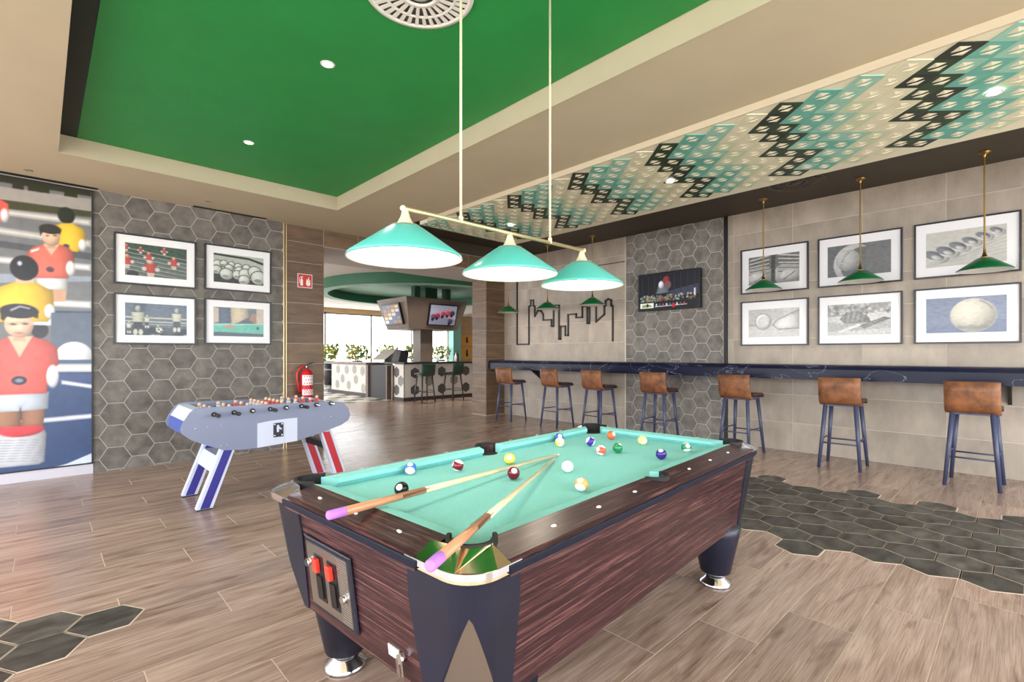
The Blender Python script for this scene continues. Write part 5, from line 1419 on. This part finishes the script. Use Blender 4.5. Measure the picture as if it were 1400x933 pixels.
bottle(9.2, 12.1, M_WHITEGLOSS, 'white bottle standing on the bar beside a dark bottle', .26)
bottle(8.6, 12.2, mat('clear_glassware', (200, 206, 206), .15), 'clear bottle on the bar in front of the column', .18)

# planters with yellow-green flowers near the window
def planter(loc, label, tint, n, spread, seed, base=1.02):
    rnd = random.Random(seed)
    t = thing('potted_plant', label, 'plant', loc, 0, 'potted plants in front of the far windows')
    MB().lathe([(0, 0), (.18, 0), (.24, base), (.22, base), (.2, base - .05), (0, base - .05)], 0, 0, 16).build('pot', mat('dark_pot', (60, 58, 60), .5), t)
    lf, fl = MB(), MB()
    for k in range(n):
        a, rr, z = rnd.uniform(0, 2 * PI), spread * math.sqrt(rnd.random()), base + rnd.uniform(.0, .62)
        c = Vector((rr * math.cos(a), rr * math.sin(a), z)); d = Vector((rnd.uniform(-1, 1), rnd.uniform(-1, 1), rnd.uniform(-.2, 1))).normalized() * rnd.uniform(.14, .26)
        s_ = d.cross(Vector((0, 0, 1))).normalized() * .06
        (fl if rnd.random() < .45 else lf).prism([c, c + d * .5 + s_, c + d, c + d * .5 - s_], d.cross(s_).normalized() * .003)
    lf.build('foliage', mat('leaf_green', (104, 140, 62), .5), t)['kind'] = 'stuff'; fl.build('flowers', mat('flower_%s' % tint[0], tint, .5), t)['kind'] = 'stuff'
planter((8.9, 20.6, 0), 'potted plant with yellow-green leaves left of the far window', (214, 208, 60), 320, .42, 1)
planter((10.3, 20.8, 0), 'potted plant with yellow flowers before the far window', (226, 200, 70), 340, .55, 2)
planter((11.9, 20.9, 0), 'potted plant with yellow flowers behind the till', (216, 206, 90), 300, .5, 3)
planter((13.5, 21.0, 0), 'potted plant with pale yellow flowers left of the bar column', (220, 210, 110), 300, .5, 4)
planter((15.0, 21.0, 0), 'potted plant with pale flowers right of the bar column', (224, 206, 100), 300, .5, 5)

# dining corner at the far left
def chair(label, loc, rz, m):
    t = thing('dining_chair', label, 'chair', loc, rz, 'chairs beyond the bar')
    MB().box(-.22, .22, -.22, .22, .43, .49).build('seat', m, t, bevel=.01)
    MB().hexa([(-.22, .18, .47), (.22, .18, .47), (.22, .22, .47), (-.22, .22, .47), (-.21, .25, .9), (.21, .25, .9), (.21, .29, .9), (-.21, .29, .9)]).build('backrest', m, t)
    for sx in (-1, 1):
        for sy in (-1, 1): MB().tube([(sx * .17, sy * .17, .43), (sx * .22, sy * .22, 0)], [.018, .012], 8).build('leg', M_BLACKMETAL, t)
chair('dark dining chair seen at the left end of the bar', (6.75, 17.7, 0), R(85), mat('navy_fabric', (40, 48, 60), .7))
chair('teal dining chair at the left end of the bar', (8.05, 17.75, 0), R(-85), mat('teal_fabric', (36, 92, 88), .7))
chair('dark dining chair behind the white dining table', (7.4, 18.75, 0), R(0), MATS['navy_fabric'])
t = thing('dining_table', 'small white dining table beyond the left end of the bar', 'table', (7.35, 18.0, 0))
MB().box(-.4, .4, -.4, .4, .72, .75).build('tabletop', M_WHITE, t); MB().tube([(0, 0, .02), (0, 0, .72)], .03, 10).build('pedestal', M_BLACKMETAL, t)
MB().lathe([(0, 0), (.25, 0), (.25, .015), (0, .03)], 0, 0, 20).build('base', M_BLACKMETAL, t)

# teal column and orange display on the right of the far window
tag(MB().box(15.75, 16.25, 20.9, 21.3, 0, 3.42).build('teal_column', mat('teal_column', (120, 180, 172), .5)), 'pale teal column between the far window and orange panels', 'column')
t = thing('orange_display', 'orange display panels with black marks beside the teal column', 'display', (16.85, 21.2, 0))
M_OR = mat('orange_panel', (226, 164, 74), .5)
for z0, z1 in ((1.75, 2.35), (1.0, 1.68)):
    q = MB().box(-.42, .42, -.06, 0, z0, z1).build('panel', M_OR, t)
    MB().prism([(-.06, -.06, z0 + .14), (.0, -.06, z0 + .2), (.06, -.06, z0 + .14), (.08, -.06, z0 + .3), (.03, -.06, z1 - .22), (.08, -.06, z1 - .14), (-.02, -.06, z1 - .1), (-.08, -.06, z1 - .25)], (0, -.004, 0)).build('mark', M_BLACK, q)
MB().box(-.45, .45, 0, .1, 0, 3.3).build('backing', M_WOODCLAD, t)
t = thing('arched_panel', 'terracotta arched wall panel at the right end of the bar room', 'panel', (18.05, 21.2, 0))
MB().prism([(-.35, 0, 0), (.5, 0, 0)] + [(.075 + .425 * math.cos(a), 0, 2.2 + .425 * math.sin(a)) for a in [PI * k / 10 for k in range(11)]], (0, .08, 0)).build('arch', mat('terracotta', (196, 104, 66), .6), t)
MB().box(-.62, .72, .08, .16, 0, 3.3).build('backing', mat('mauve_paint', (150, 132, 122), .6), t)
